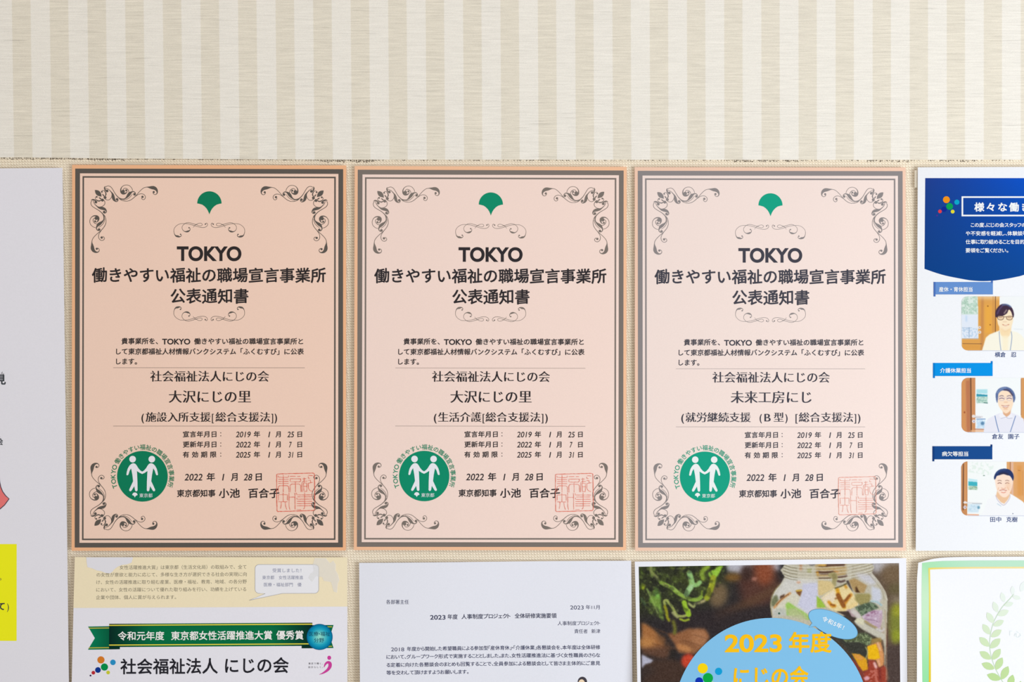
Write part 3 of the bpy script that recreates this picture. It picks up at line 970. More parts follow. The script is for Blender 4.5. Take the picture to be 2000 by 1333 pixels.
ink(A, 'badge_rim', [stroke([(624.9 + 24.6 * math.cos(a), 1244.1 + 24.6 * math.sin(a)) for a in np.linspace(0, 2 * math.pi, 61)], 1.4, raw=True)], mat((0, 92, 136), LB), 5, parent=bg)
kn = mat((16, 76, 104), LB)
text(A, '医療・福祉', 604, 645.7, 1238, 9.6, kn, 'sans', layer=6, parent=bg, name='badge_text', narrow=True)
text(A, '分野', 614, 633.4, 1250.3, 9.6, kn, 'sans', layer=6, parent=bg, name='badge_text')
for x, y, r, c in ((199.2, 1288.2, 7.0, (208, 120, 40)), (222.6, 1293, 5.4, (40, 140, 195)), (206.1, 1302.1, 7.0, (0, 138, 72)), (193.5, 1307.8, 5.6, (10, 50, 140)), (184.6, 1313.1, 3.6, (182, 42, 52)), (213.3, 1312.7, 3.6, (196, 198, 50)), (179.1, 1318.6, 1.8, (50, 36, 80))):
    ink(A, 'logo_dot', [disc(x, y, r)], mat(c, LB), 1)
kb = mat((34, 34, 42), LB)
text(A, '社会福祉法人', 237.2, 426.6, 1301.2, 32.2, kb, 'bold', name='heading', y1=1300.2)
text(A, 'にじの会', 440.8, 564.7, 1299.6, 32.6, kb, 'bold', name='heading', y1=1299)
zq = Z(590, 1190, 9.525)
pk = mat((196, 62, 150), LB)
ink(A, 'pink_mark', [disc(*zq(510, 903), 3.7, 20, ry=4.1),
                     stroke(zp(zq, [(412, 1082, 8), (438, 1022, 34), (480, 988, 44), (520, 1005, 62), (524, 1060, 62), (490, 1118, 52), (440, 1160, 40), (385, 1192, 24), (325, 1215, 5)]), n=5)], pk, 1)
kg2 = mat((70, 66, 74), LB)
text(A, '東京で輝く、', 602.8, 631, 1296, 4.2, kg2, 'sans', name='small_text')
text(A, '自分らしく。', 602.8, 631, 1303, 4.2, kg2, 'sans', name='small_text')

# ================================================================ typed letter
LC = 0.93
Lt = Sheet('letter', [(701.8, 1099.6), (1232.3, 1095.2), (1240.5, 1846), (708.6, 1850)],
           'plain typed white letter pinned below the middle certificate', 'letter', paper_mat((227, 229, 241), LC, 'letter_paper'), lift=lambda u, v: 0.001 + 0.004 * v * (1 - u) + 0.0006 * math.sin(u * 7 + v * 5))
kl = mat((64, 68, 100), LC); kl2 = mat((44, 48, 80), LC)
text(Lt, '各部署主任', 754.9, 799.1, 1175.4, 9.2, kl)
text(Lt, '2023', 840.5, 870.3, 1205.4, 12.2, kl2, 'medium', y1=1205); text(Lt, '年度', 874.5, 894, 1204.6, 10.4, kl2, 'medium')
text(Lt, '人事制度プロジェクト', 901.7, 997, 1204.4, 10.4, kl2, 'medium', y1=1203.4, narrow=True); text(Lt, '全体研修実施要領', 1005.4, 1087, 1203.2, 10.4, kl2, 'medium', y1=1202.6)
text(Lt, '2023', 1113.6, 1139.8, 1186.3, 10.8, kl, 'light'); text(Lt, '年11月', 1143.2, 1171.7, 1186, 9.2, kl, 'light')
text(Lt, '人事制度プロジェクト', 1089, 1172, 1217.6, 9.0, kl, y1=1217, narrow=True)
text(Lt, '責任者', 1121.8, 1147.4, 1232.8, 9.0, kl); text(Lt, '新津', 1155, 1172, 1232.6, 9.0, kl)
text(Lt, '2018', 764.6, 790, 1267.4, 10.6, kl)
text(Lt, '年度から開始した希望職員による参加型「産休育休」・「介護休業」各懇談会を、本年度は全体研修', 795.4, 1172, 1267, 9.1, kl, 'medium', y1=1263.8, narrow=True)
text(Lt, 'において、グループワーク形式で実施することとしました。また、女性活躍推進法に基づく女性職員のさらな', 755.5, 1172, 1282.4, 9.1, kl, 'medium', y1=1279.2, narrow=True)
text(Lt, 'る定着に向けた各懇談会のまとめも回覧することで、全員参加による懇談会として皆さま主体的にご意見', 755.5, 1172, 1298, 9.1, kl, 'medium', y1=1294.8, narrow=True)
text(Lt, '等を交わして頂けますようお願いします。', 755.5, 915.5, 1313.2, 9.1, kl, 'medium', y1=1311.8, narrow=True)
hd = ink(Lt, 'drawn_head', [disc(1137.2, 1331.6, 9.2, 32, ry=10.2)], mat((68, 64, 72), LC), 1)
ink(Lt, 'drawn_face', [disc(1135.8, 1337.2, 7.0, 28, ry=10.8)], mat((236, 212, 184), LC), 2, parent=hd)

# ================================================================ food photograph flyer
LD = 1.0
Fl = Sheet('flyer', [(1239.5, 1097.2), (1769.0, 1090.4), (1775.2, 1842), (1252, 1849)],
           'flyer with photograph of a salad jar and a blue circle', 'flyer', paper_mat((238, 239, 249), LD, 'flyer_paper'), lift=lambda u, v: 0.001 + 0.0078 * (1 - math.exp(-3.2 * v)) * (1 - u) ** 1.5)


def fw(x, y):
    """straight canvas -> slightly tilted photograph on the sheet"""
    v = (y - 1100) / 233.0
    xl = 1247 + 3.3 * v; xr = 1754.8 + 2.4 * v
    u = (x - 1247) / 508.0
    top = 1107 - 7 * u
    return xl + (xr - xl) * u, top + (y - 1107) * (1.0 + 0.0 * u) if y > 1107 else top + (y - 1107)


class FC(Canvas):
    pass


cv = Canvas(1247, 1100, 1755, 1350, 1.0, (44, 40, 42))
z4 = Z(1245, 1100, 9.522); z5 = Z(1500, 1095, 7.692); z6 = Z(1600, 1200, 10.02); z7 = Z(1240, 1190, 9.322)
K = lambda z, pts: zp(z, pts)
# blurred background
cv.poly([(1247, 1100), (1430, 1100), (1418, 1150), (1400, 1180), (1247, 1200)], (52, 58, 34), 12, 0.75)
cv.ell(1355, 1132, 45, 14, (66, 72, 36), 6, 0.5)
cv.poly([(1415, 1098), (1520, 1098), (1522, 1118), (1450, 1124), (1420, 1118)], (176, 174, 184), 4)
cv.poly([(1440, 1135), (1470, 1100), (1495, 1098), (1512, 1125), (1525, 1150), (1500, 1185), (1450, 1190)], (82, 52, 44), 8)
cv.ell(1492, 1120, 19, 26, (140, 74, 48), 6, 0.9)
cv.ell(1457, 1122, 11, 15, (58, 40, 36), 4, 0.9)
cv.ell(1430, 1130, 16, 8, (136, 96, 44), 4, 0.8)
cv.ell(1472, 1134, 5, 4, (176, 120, 104), 2, 0.8)
cv.line([(1400, 1205), (1450, 1185), (1520, 1152)], 16, (92, 66, 48), 5, 0.8)
cv.ell(1402, 1165, 17, 24, (128, 104, 76), 5, 0.8, rot=0.3)
cv.poly([(1300, 1195), (1520, 1190), (1520, 1215), (1400, 1240), (1300, 1235)], (48, 40, 42), 8, 0.8)
cv.poly(K(z7, [(95, 230), (200, 270), (330, 370), (430, 470), (520, 520), (520, 700), (300, 720), (95, 700)]), (160, 106, 62), 2.6)
cv.poly(K(z7, [(95, 660), (600, 640), (620, 820), (500, 900), (200, 820), (95, 800)]), (104, 70, 52), 3.5, 0.8)
cv.ell(*z7(160, 590), 18, 9, (190, 134, 76), 4, 0.7)
cv.poly(K(z7, [(560, 440), (740, 430), (950, 350), (1250, 370), (1330, 500), (1200, 700), (1050, 820), (760, 780), (700, 640)]), (142, 94, 62), 2.4)
cv.ell(*z7(860, 700), 16, 7, (192, 132, 80), 3, 0.8, rot=0.3)
cv.ell(*z7(1150, 520), 15, 17, (172, 120, 84), 4, 0.7, rot=-0.4)
cv.line(K(z7, [(430, 480), (560, 640), (640, 760)]), 12, (76, 56, 44), 5, 0.7)
cv.line(K(z7, [(800, 600), (950, 640), (1040, 700)]), 4, (110, 72, 48), 3, 0.7)
cv.poly(K(z7, [(600, 740), (700, 740), (710, 920), (620, 930)]), (40, 36, 34), 3)
cv.poly(K(z7, [(95, 820), (250, 900), (600, 890), (820, 950), (900, 1100), (800, 1340), (95, 1340), (95, 1060)]), (66, 48, 40), 4)
cv.poly(K(z7, [(95, 1060), (200, 1010), (320, 1100), (120, 1250), (95, 1300)]), (48, 44, 46), 8, 0.8)
cv.poly(K(z7, [(90, 800), (180, 850), (300, 915), (240, 960), (150, 980), (90, 1055)]), (176, 176, 196), 1.6)
cv.ell(*z7(940, 940), 14, 14, (192, 66, 44), 2.5)
# leaves
def leaf(pts, w, c, b=0.9, op=1.0): cv.line(K(z4, pts), w, c, b, op)
leaf([(250, 60), (245, 150), (300, 220), (370, 290)], 6.0, (132, 138, 84), 1.2)
leaf([(60, 80), (70, 200)], 5, (98, 122, 50), 1.8, .8)
leaf([(100, 410), (90, 460)], 6, (150, 168, 40), 1.5)
leaf([(600, 70), (660, 110)], 4, (100, 110, 50), 1.6, .8); leaf([(800, 140), (870, 90)], 5, (118, 126, 62), 1.6, .8)
cv.poly(K(z4, [(330, 430), (390, 520), (410, 640), (420, 760), (440, 900), (470, 1050), (400, 1000), (370, 860), (300, 790), (240, 770), (200, 690), (240, 600), (280, 520)]), (122, 160, 68), 2.0, .9, curve=3)
cv.poly(K(z4, [(330, 450), (380, 560), (390, 640), (310, 620)]), (120, 176, 76), 2.0, .8, curve=3)
leaf([(430, 370), (540, 420), (640, 480), (740, 560), (860, 630), (980, 680), (1100, 690), (1170, 640)], 7.6, (134, 164, 66), 0.9)
leaf([(640, 450), (760, 560), (900, 640)], 5.4, (148, 178, 84), 1.0, .8)
leaf([(470, 390), (560, 430)], 3.4, (130, 140, 72), 0.8)
leaf([(960, 200), (985, 300), (1000, 410), (930, 520), (900, 580)], 10.5, (142, 186, 118), 1.0)
leaf([(1000, 410), (1090, 420), (1150, 370)], 8, (140, 184, 112), 1.0)
leaf([(1000, 430), (960, 500)], 7, (172, 206, 158), 1.4, .7)
leaf([(1320, 80), (1230, 140), (1190, 200), (1210, 300)], 8, (134, 160, 52), 1.6)
cv.poly(K(z4, [(1310, 200), (1380, 150), (1440, 140), (1470, 100), (1600, 60), (1540, 160), (1500, 230), (1440, 290), (1330, 270)]), (146, 190, 62), 1.3, curve=3)
leaf([(1400, 290), (1370, 430), (1320, 560), (1270, 660)], 11, (146, 154, 40), 1.2)
leaf([(1340, 400), (1300, 560)], 3, (186, 186, 62), 1.0, .7)
leaf([(1190, 540), (1185, 600)], 4, (142, 168, 52), 1.0)
leaf([(490, 760), (480, 710), (520, 690), (570, 740), (640, 840), (700, 950), (790, 990), (900, 965), (940, 880)], 5.0, (150, 158, 86), 0.8)
leaf([(850, 740), (870, 830), (920, 920), (930, 960)], 10, (146, 182, 48), 0.9)
leaf([(490, 800), (520, 900), (530, 1000), (560, 1060)], 5.6, (142, 140, 36), 1.1)
leaf([(770, 1040), (850, 1070), (930, 1050)], 4.2, (150, 166, 52), 0.9)
leaf([(640, 920), (720, 1000)], 6, (176, 178, 118), 1.1, .8)
leaf([(640, 1080), (670, 1200), (660, 1300)], 6, (112, 112, 44), 2.0)
leaf([(940, 760), (1020, 820), (1060, 760)], 4.4, (152, 158, 100), 1.0); leaf([(1100, 760), (1230, 710)], 5, (176, 166, 118), 1.4)
gz = [(1247, 1100), (1425, 1100), (1410, 1150), (1372, 1180), (1300, 1212), (1247, 1190)]
cv.mottle(gz, (98, 118, 50), 0, 4.5, .30, lo=.7, blur=1.2)
cv.mottle(gz, (30, 30, 30), 0, 3.5, .45, lo=.7, blur=1.2)
cv.mottle(gz, (150, 176, 84), 0, 1.6, .28, lo=1.1, blur=.8)
cv.line([(1262, 1150), (1272, 1172), (1282, 1196)], 3.5, (150, 178, 92), 1.0, .6)
cv.line([(1250, 1168), (1258, 1180)], 5, (70, 92, 60), 1.6, .7)
# timber grain
for gx_, gy_ in ((1262, 1222), (1285, 1232), (1330, 1250), (1352, 1240), (1270, 1255), (1300, 1262)):
    cv.line([(gx_, gy_), (gx_ + 16, gy_ + 5), (gx_ + 34, gy_ + 12)], 1.6, (96, 62, 42), 1.1, .55)
# right-hand background
cv.poly([(1690, 1100), (1756, 1100), (1756, 1350), (1700, 1350)], (92, 76, 62), 6)
cv.poly([(1690, 1098), (1756, 1098), (1756, 1112), (1712, 1126), (1700, 1120)], (172, 168, 172), 5)
cv.ell(1742, 1128, 22, 22, (112, 92, 70), 6)
cv.ell(1750, 1158, 18, 12, (98, 88, 58), 5, .8)
cv.ell(1752, 1180, 14, 10, (140, 126, 106), 5, .8)
cv.ell(1748, 1225, 14, 40, (120, 124, 52), 5)
cv.ell(1750, 1200, 9, 12, (152, 152, 44), 4, .8); cv.ell(1748, 1252, 8, 16, (142, 150, 42), 3, .8)
cv.poly([(1722, 1270), (1756, 1262), (1756, 1350), (1722, 1350)], (74, 60, 56), 6)
# jar
jar = K(z5, [(240, 60), (235, 110), (180, 170), (215, 235), (245, 270), (180, 380), (90, 480), (40, 590), (18, 700), (40, 860), (60, 1100), (60, 1900), (1720, 1960), (1755, 1300), (1785, 640), (1740, 520), (1650, 370), (1545, 235), (1590, 150), (1530, 60)])
cv.poly(jar, (184, 178, 160), 0.8)
cv.poly(K(z5, [(250, 290), (740, 320), (740, 700), (640, 850), (60, 850), (60, 560), (180, 400)]), (204, 202, 198), 2.5, .9)
cv.poly(K(z5, [(510, 380), (730, 370), (740, 560), (700, 760), (590, 830), (430, 700), (480, 560)]), (196, 196, 216), 1.5)
cv.poly(K(z5, [(700, 60), (1150, 55), (1180, 180), (1150, 290), (940, 300), (720, 300)]), (176, 150, 104), 2, .9)
for (a, b_, c_, w_, col) in (((740, 215), (840, 225), (980, 215), 6.5, (82, 56, 44)), ((870, 110), (1000, 105), (1130, 110), 5.5, (88, 62, 52)), ((760, 300), (900, 300), (930, 300), 2.2, (70, 48, 34)), ((1040, 290), (1140, 280), (1170, 270), 4.2, (88, 64, 56)), ((760, 125), (820, 130), (880, 128), 1.6, (90, 62, 40)), ((770, 425), (880, 420), (950, 440), 2.0, (96, 84, 50)), ((1040, 350), (1090, 360), (1140, 345), 4.0, (84, 62, 58)), ((620, 95), (650, 105), (690, 95), 3.2, (110, 104, 104))):
    cv.line(K(z5, [a, b_, c_]), w_, col, 0.8, .9)
cv.line(K(z5, [(735, 215), (740, 240)]), 4.5, (196, 146, 56), 1, .9); cv.line(K(z5, [(760, 100), (860, 105)]), 3.4, (206, 158, 70), 1, .9)
cv.line(K(z5, [(985, 190), (1040, 220)]), 4, (190, 138, 78), 1.2, .8)
cv.line(K(z5, [(490, 80), (485, 170)]), 5, (172, 122, 84), 1.6, .8)
cv.poly(K(z5, [(580, 160), (650, 160), (640, 220), (580, 210)]), (150, 150, 90), 1.4, .8)
for yy, op in ((75, .8), (120, .7), (165, .7), (215, .8), (255, .7)):
    cv.line(K(z5, [(235, yy), (420, yy + 55), (900, yy + 70), (1300, yy + 30), (1560, yy - 35)]), 1.1, (222, 218, 204), 0.5, op)
    cv.line(K(z5, [(225, yy + 18), (330, yy + 55), (430, yy + 72)]), 1.3, (104, 96, 70), 0.6, .7)
    cv.line(K(z5, [(1250, yy + 55), (1450, yy + 15), (1570, yy - 20)]), 1.2, (128, 112, 84), 0.6, .6)
cv.line(K(z5, [(930, 260), (985, 250), (1005, 300), (985, 350), (980, 400)]), 9, (158, 148, 104), 0.9)
cv.ell(*z5(985, 280), 5, 6, (132, 122, 78), 1, .8)
# grilled cubes
cv.poly(K(z5, [(745, 330), (930, 350), (1000, 440), (960, 470), (800, 560), (740, 560)]), (206, 184, 132), 1.2)
cv.poly(K(z5, [(720, 560), (780, 620), (860, 745), (720, 745)]), (150, 184, 66), 0.9)
cv.poly(K(z5, [(1160, 395), (1230, 480), (1345, 660), (1330, 720), (1090, 825), (950, 780), (870, 740), (790, 600), (860, 540), (980, 460)]), (222, 202, 150), 0.7)
cv.poly(K(z5, [(790, 600), (980, 480), (1010, 600), (900, 740)]), (222, 208, 190), 1.4, .8)
cv.poly(K(z5, [(1130, 740), (1345, 650), (1330, 720), (1090, 825), (1000, 800)]), (222, 196, 138), 1.2, .8)
gl = (134, 78, 36)
cv.line(K(z5, [(1030, 470), (1050, 560), (1080, 650), (1130, 740)]), 7, (206, 150, 40), 1.2)
cv.line(K(z5, [(1150, 420), (1165, 450)]), 5, (196, 142, 52), 1.2)
cv.line(K(z5, [(1230, 560), (1170, 640), (1120, 720)]), 6.5, (196, 132, 44), 1.2)
cv.line(K(z5, [(900, 660), (950, 720), (990, 720)]), 6, (206, 142, 40), 1.2)
cv.line(K(z5, [(1040, 560), (1080, 640), (1120, 720)]), 8.5, gl, 0.9, .9); cv.line(K(z5, [(1210, 570), (1150, 640), (1100, 660)]), 5, gl, 0.9, .9)
cv.line(K(z5, [(930, 700), (985, 715)]), 3.4, gl, 0.9, .9); cv.line(K(z5, [(1000, 610), (1050, 600)]), 3.4, gl, 0.9, .7)
cv.poly(K(z5, [(1200, 340), (1290, 310), (1480, 420), (1430, 540), (1290, 520), (1240, 440)]), (168, 140, 94), 1.2)
cv.poly(K(z5, [(1160, 350), (1200, 340), (1250, 470), (1270, 520), (1210, 440)]), (78, 68, 62), 0.9)
cv.poly(K(z5, [(1310, 420), (1370, 530), (1300, 520)]), (80, 54, 34), 1.0)
cv.line(K(z5, [(1000, 455), (1080, 430), (1170, 390)]), 2.2, (76, 70, 40), 0.8)
cv.poly(K(z5, [(1290, 540), (1500, 540), (1540, 570), (1500, 700), (1380, 730), (1300, 640)]), (150, 140, 88), 1.4)
cv.poly(K(z5, [(1300, 240), (1540, 260), (1640, 390), (1540, 420), (1400, 340)]), (196, 196, 210), 3, .8)
cv.poly(K(z5, [(1540, 430), (1680, 480), (1700, 620), (1640, 700), (1550, 650)]), (196, 200, 216), 2, .9)
cv.line(K(z5, [(1550, 240), (1660, 380), (1750, 530), (1775, 640)]), 2.0, (204, 198, 184), 0.6, .9)
cv.line(K(z5, [(1500, 240), (1600, 360), (1700, 500), (1735, 640)]), 1.6, (150, 140, 120), 0.8, .7)
cv.line(K(z5, [(1540, 660), (1620, 670), (1690, 720)]), 4, (160, 184, 190), 1)
kale = K(z5, [(1290, 745), (1440, 690), (1520, 670), (1600, 700), (1650, 760), (1560, 800), (1450, 870), (1380, 880), (1330, 800)])
cv.poly(kale, (74, 88, 70), 1.2); cv.mottle(kale, (140, 158, 128), 0, 1.3, .6)
on = K(z5, [(1400, 880), (1500, 820), (1600, 790), (1700, 800), (1700, 923), (1690, 1000), (1660, 1080), (1600, 1040), (1500, 980), (1420, 920)])
cv.poly(on, (182, 158, 178), 1.0); cv.poly(K(z5, [(1420, 900), (1560, 800), (1640, 830), (1500, 900)]), (142, 98, 128), 1.6, .9)
cv.mottle(on, (212, 200, 214), 0, 1.8, .5); cv.line(K(z6, [(900, 160), (1060, 180), (1150, 230)]), 1.2, (110, 78, 104), .8, .7)
# left of the jar
cv.poly(K(z5, [(60, 560), (120, 540), (150, 620), (100, 720), (50, 720), (30, 660)]), (112, 116, 86), 1.6)
cv.poly(K(z5, [(75, 740), (160, 640), (260, 560), (330, 520), (420, 540), (470, 580), (420, 700), (300, 740), (250, 800), (100, 810)]), (206, 202, 184), 1.4)
cv.line(K(z5, [(80, 730), (170, 630), (260, 560), (320, 520)]), 4.6, (196, 148, 98), 1.0)
cv.line(K(z5, [(110, 690), (200, 600), (300, 530)]), 1.2, (120, 76, 40), 0.6)
cv.poly(K(z5, [(170, 560), (240, 530), (230, 570), (165, 610)]), (92, 66, 50), 1.0)
cv.poly(K(z5, [(400, 480), (500, 470), (490, 520), (470, 570), (420, 520)]), (120, 80, 44), 1.0); cv.line(K(z5, [(420, 485), (490, 480)]), 3, (206, 170, 70), .8)
cv.ell(*z5(450, 360), 4, 2.6, (200, 148, 116), 1.2, .7)
cv.poly(K(z5, [(250, 680), (290, 650), (340, 680), (420, 740), (520, 800), (640, 900), (640, 923), (560, 923), (480, 850), (260, 850)]), (150, 190, 92), 1.2)
cv.poly(K(z5, [(260, 760), (400, 740), (520, 830), (600, 900), (520, 923), (300, 870)]), (176, 182, 138), 2, .8)
cv.poly(K(z5, [(90, 750), (240, 740), (260, 850), (60, 860)]), (176, 180, 172), 2, .8); cv.ell(*z5(150, 820), 2, 2, (40, 78, 60), .5)
cv.line(K(z5, [(180, 380), (90, 480), (40, 590), (25, 700), (40, 850)]), 1.5, (150, 140, 90), .8, .8)
cv.line(K(z5, [(195, 380), (105, 490), (60, 590)]), 1.2, (222, 222, 218), .6, .6)
# contents at lower right
cv.poly(K(z6, [(-150, 120), (200, 200), (560, 40), (1190, 420), (1245, 700), (1245, 1500), (500, 1500)]), (66, 58, 50), 1.2)
cv.poly(K(z6, [(560, 900), (930, 1100), (1290, 1140), (1290, 1500), (620, 1500)]), (120, 56, 48), 2)
cv.poly(K(z6, [(300, 350), (700, 420), (960, 440), (1000, 640), (900, 880), (620, 830), (480, 690), (330, 540)]), (54, 54, 48), 1.6)
ml = K(z6, [(350, 430), (560, 460), (760, 430), (880, 420), (1010, 520), (980, 640), (900, 670), (760, 600), (500, 600)])
cv.poly(ml, (92, 104, 72), 1.6, .9); cv.mottle(ml, (158, 174, 130), 0, 1.3, .55); cv.mottle(ml, (48, 52, 40), 0, 1.0, .5, lo=.8)
cv.poly(K(z6, [(1180, 0), (1180, 300), (1240, 340), (1220, 560), (1250, 1000), (1330, 1340), (1260, 1340), (1200, 1000), (1200, 560)]), (150, 116, 92), 2, .7)
cv.line(K(z6, [(740, 200), (860, 300), (1000, 380), (1140, 460), (1200, 500)]), 13, (190, 186, 172), 1.2)
cv.poly(K(z6, [(660, 190), (760, 100), (860, 180), (860, 270), (760, 250)]), (206, 202, 176), 1.0)
cv.line(K(z6, [(880, 200), (1000, 280), (1100, 330)]), 4, (150, 128, 84), 1.0, .8)
cv.line(K(z6, [(1100, 350), (1200, 390), (1240, 350)]), 4, (200, 196, 198), 1.0, .8)
cv.line(K(z6, [(560, 0), (620, 60), (720, 60)]), 9, (168, 146, 150), 1.2); cv.poly(K(z6, [(330, 0), (560, 0), (620, 110), (700, 150), (660, 190), (560, 120)]), (64, 50, 46), 1)
cv.line(K(z6, [(640, 0), (760, 100)]), 8, (196, 188, 184), 1.0)
cv.poly(K(z6, [(1000, 540), (1180, 520), (1200, 600), (980, 650)]), (156, 128, 72), 1.4, .9)
cv.poly(K(z6, [(920, 680), (1080, 620), (1180, 600), (1240, 860), (1230, 1060), (1140, 1120), (1080, 960), (920, 950)]), (206, 142, 88), 1.2)
cv.poly(K(z6, [(920, 690), (1080, 640), (1130, 760), (1160, 920), (1060, 950), (930, 930)]), (226, 176, 18), 1.0)
cv.line(K(z6, [(1120, 620), (1170, 760)]), 3, (222, 190, 160), 1, .7)
cv.poly(K(z6, [(610, 820), (760, 840), (900, 930), (930, 1140), (820, 1165), (740, 1060)]), (212, 152, 30), 1.0)
cv.poly(K(z6, [(620, 830), (760, 850), (860, 920), (800, 960), (700, 930)]), (206, 140, 70), 1.2, .8)
cv.line(K(z6, [(880, 700), (920, 800), (880, 930)]), 1.6, (170, 172, 110), .7)
cv.poly(K(z6, [(930, 960), (1060, 960), (1140, 1120), (1240, 1060), (1290, 1140), (1290, 1500), (860, 1500), (840, 1200), (930, 1150)]), (152, 62, 46), 1.6)
cv.line(K(z6, [(1050, 1020), (1080, 1100)]), 5, (222, 176, 172), 1.2); cv.line(K(z6, [(1130, 970), (1150, 1060)]), 3, (220, 170, 150), 1.2, .8)
cv.line(K(z6, [(1150, 1130), (1160, 1340)]), 5, (110, 38, 34), 1.6, .8)
cv.mottle(K(z6, [(840, 1180), (1100, 1130), (1140, 1500), (840, 1500)]), (206, 130, 118), 0, 1.6, .5)
cv.ell(*z6(900, 1310), 5, 4, (214, 160, 172), 1.2)
cv.line(K(z6, [(1270, 0), (1285, 400), (1290, 900), (1280, 1340)]), 1.6, (170, 142, 120), .8, .8); cv.line(K(z6, [(1310, 350), (1300, 700)]), 1.2, (96, 52, 48), .7, .8)
cv.grain(4.0, 0.7)
ph = put_canvas(Fl, cv, 'jar_photograph', LD, 1, clip=lambda X, Y: Y > 1107, warp=fw)
ink(Fl, 'lower_picture', [quad((1250.6, 1349.5), (1757.2, 1342.6), (1761.5, 1790), (1258, 1796))], mat((78, 62, 54), LD), 0.5)
sky = mat((128, 190, 231), LD); yel = mat((250, 192, 20), LD)
bc = ink(Fl, 'blue_circle', [disc(1505, 1397.8, 191.3, 120)], sky, 3)
text(Fl, '2023', 1414.1, 1525.7, 1254.4, 46.5, yel, 'heavy', layer=5, y1=1253.4, name='heading', parent=bc)
text(Fl, '年度', 1539.3, 1622.9, 1254.2, 42, yel, 'heavy', layer=5, name='heading', parent=bc)
text(Fl, 'にじの会', 1431.2, 1577.7, 1320.5, 42, yel, 'heavy', layer=5, name='heading', parent=bc)
for x, y, r, c in ((1371, 1303.6, 9.9, (246, 212, 10)), (1402, 1309.7, 7.1, (10, 156, 214)), (1381.1, 1322.6, 9.9, (4, 166, 66)), (1364, 1328.7, 7.7, (8, 46, 176)), (1352.5, 1334.5, 4.6, (190, 40, 110)), (1390.6, 1334.5, 5, (214, 220, 80))):
    ink(Fl, 'logo_dot', [disc(x, y, r)], mat(c, LD), 4, parent=bc)
ang = math.radians(24.5)
el = disc(1626, 1218.9, 51.5, 60, ry=22.2, rot=ang)[0]
# tail of the bubble at the lower left of the ellipse
kmin = min(range(60), key=lambda i: math.hypot(el[i][0] - 1588, el[i][1] - 1214))
j = [i for i in range(60) if math.hypot(el[i][0] - 1590, el[i][1] - 1220) < 6.5]
a0, a1 = min(j), max(j)
bubp = el[:a0] + [el[a0], (1578.4, 1225.3), el[a1]] + el[a1 + 1:]
bb = ink(Fl, 'speech_bubble', [poly(bubp)], sky, 4)
ink(Fl, 'bubble_outline', [outline(bubp, 0.7)], mat((92, 150, 190), LD), 5, parent=bb)
text(Fl, '令和5年！', 1603, 1649, 1216, 10.6, mat((250, 252, 255), LD), 'medium', layer=6, rot=(1625, 1216, ang), parent=bb, name='bubble_text')

# ================================================================ staff poster, dark blue header
LE = 1.10
St = Sheet('poster', [(1791.6, 327.4), (2322, 325.5), (2318, 1076), (1787.6, 1076)],
           'white poster with dark blue header and three staff portraits, right of the certificates', 'poster', paper_mat((246, 248, 254), LE, 'staff_poster_paper'), lift=lambda u, v: 0.001)
cv = Canvas(1804, 348, 2300, 552, 4.0, (10, 62, 140))
g = np.clip((cv.X - 1804) / 200, 0, 1)[..., None]; gv = np.clip((cv.Y - 348) / 190, 0, 1)[..., None]
top = np.array((30, 66, 150)) * (1 - g) + np.array((0, 88, 205)) * g
bot = np.array((16, 70, 140)) * (1 - g) + np.array((18, 80, 158)) * g
cv.a = top * (1 - gv ** 0.8) + bot * gv ** 0.8
# header: the lower edge is a long shallow arc
AX = ([1804, 1830, 1850, 1875, 1895, 1916, 1940, 1965, 1985, 2000, 2100, 2200, 2300], [525, 534, 539.5, 544.5, 548, 549.6, 548.6, 545, 541, 537, 505, 480, 470])
AS = np.array(smooth(list(zip(*AX)), 6))
arc = lambda x: np.interp(x, AS[:, 0], AS[:, 1])
hx = np.arange(1806, 2300, 8.0)
Vh = []; ch = []
nr = 30
for jj in range(nr + 1):
    for x in hx:
        y = 348.5 + (float(arc(x)) - 348.5) * jj / nr
        xx = x - 1.4 * jj / nr * (1 if x < 1900 else 0)
        Vh.append(St.pt(xx, y, 1))
        u = min(max((x - 1806) / 200, 0), 1); v2 = (y - 348.5) / 190
        t_ = np.array((30, 62, 146)) * (1 - u) + np.array((0, 82, 205)) * u
        b_ = np.array((0, 64, 138)) * (1 - u) + np.array((2, 72, 152)) * u
        wv = min(1, max(0, v2)) ** 0.8
        ch.append(t_ * (1 - wv) + b_ * wv)
nxh = len(hx)
Fh = [(r * nxh + i, (r + 1) * nxh + i, (r + 1) * nxh + i + 1, r * nxh + i + 1) for r in range(nr) for i in range(nxh - 1)]
ho = mesh_obj('header_field', Vh, Fh, picture_mat(), St.root)
at = ho.data.color_attributes.new('print', 'FLOAT_COLOR', 'POINT')
at.data.foreach_set('color', np.array([(*[lin(c) / LE for c in k_], 1.0) for k_ in ch], np.float32).ravel())
wt = mat((250, 252, 254), LE)
for x, y, r, c in ((1847.3, 390.7, 6.7, (246, 150, 20)), (1867.7, 395.5, 5.0, (0, 168, 206)), (1853.5, 403.8, 6.6, (0, 164, 86)), (1842.8, 409.4, 5.2, (8, 40, 150)), (1834.7, 413.5, 3.6, (226, 62, 74)), (1859.5, 413.9, 3.7, (230, 222, 50)), (1829, 421.5, 1.8, (70, 50, 150))):
    ink(St, 'logo_dot', [disc(x, y, r)], mat(c, LE), 2)
ink(St, 'title_frame', [rect(1876.9, 384.1, 2240, 387.1), rect(1876.9, 420.1, 2240, 423.1), rect(1876.9, 387.1, 1880, 420.1), rect(2237, 387.1, 2240, 420.1)], wt, 2)
text(St, '様々な働き方', 1900.2, 2035, 405, 18.6, wt, 'heavy', name='heading')
text(St, 'この度、にじの会スタッフの', 1894.8, 2002.5, 440, 9.4, wt, 'bold', narrow=True)
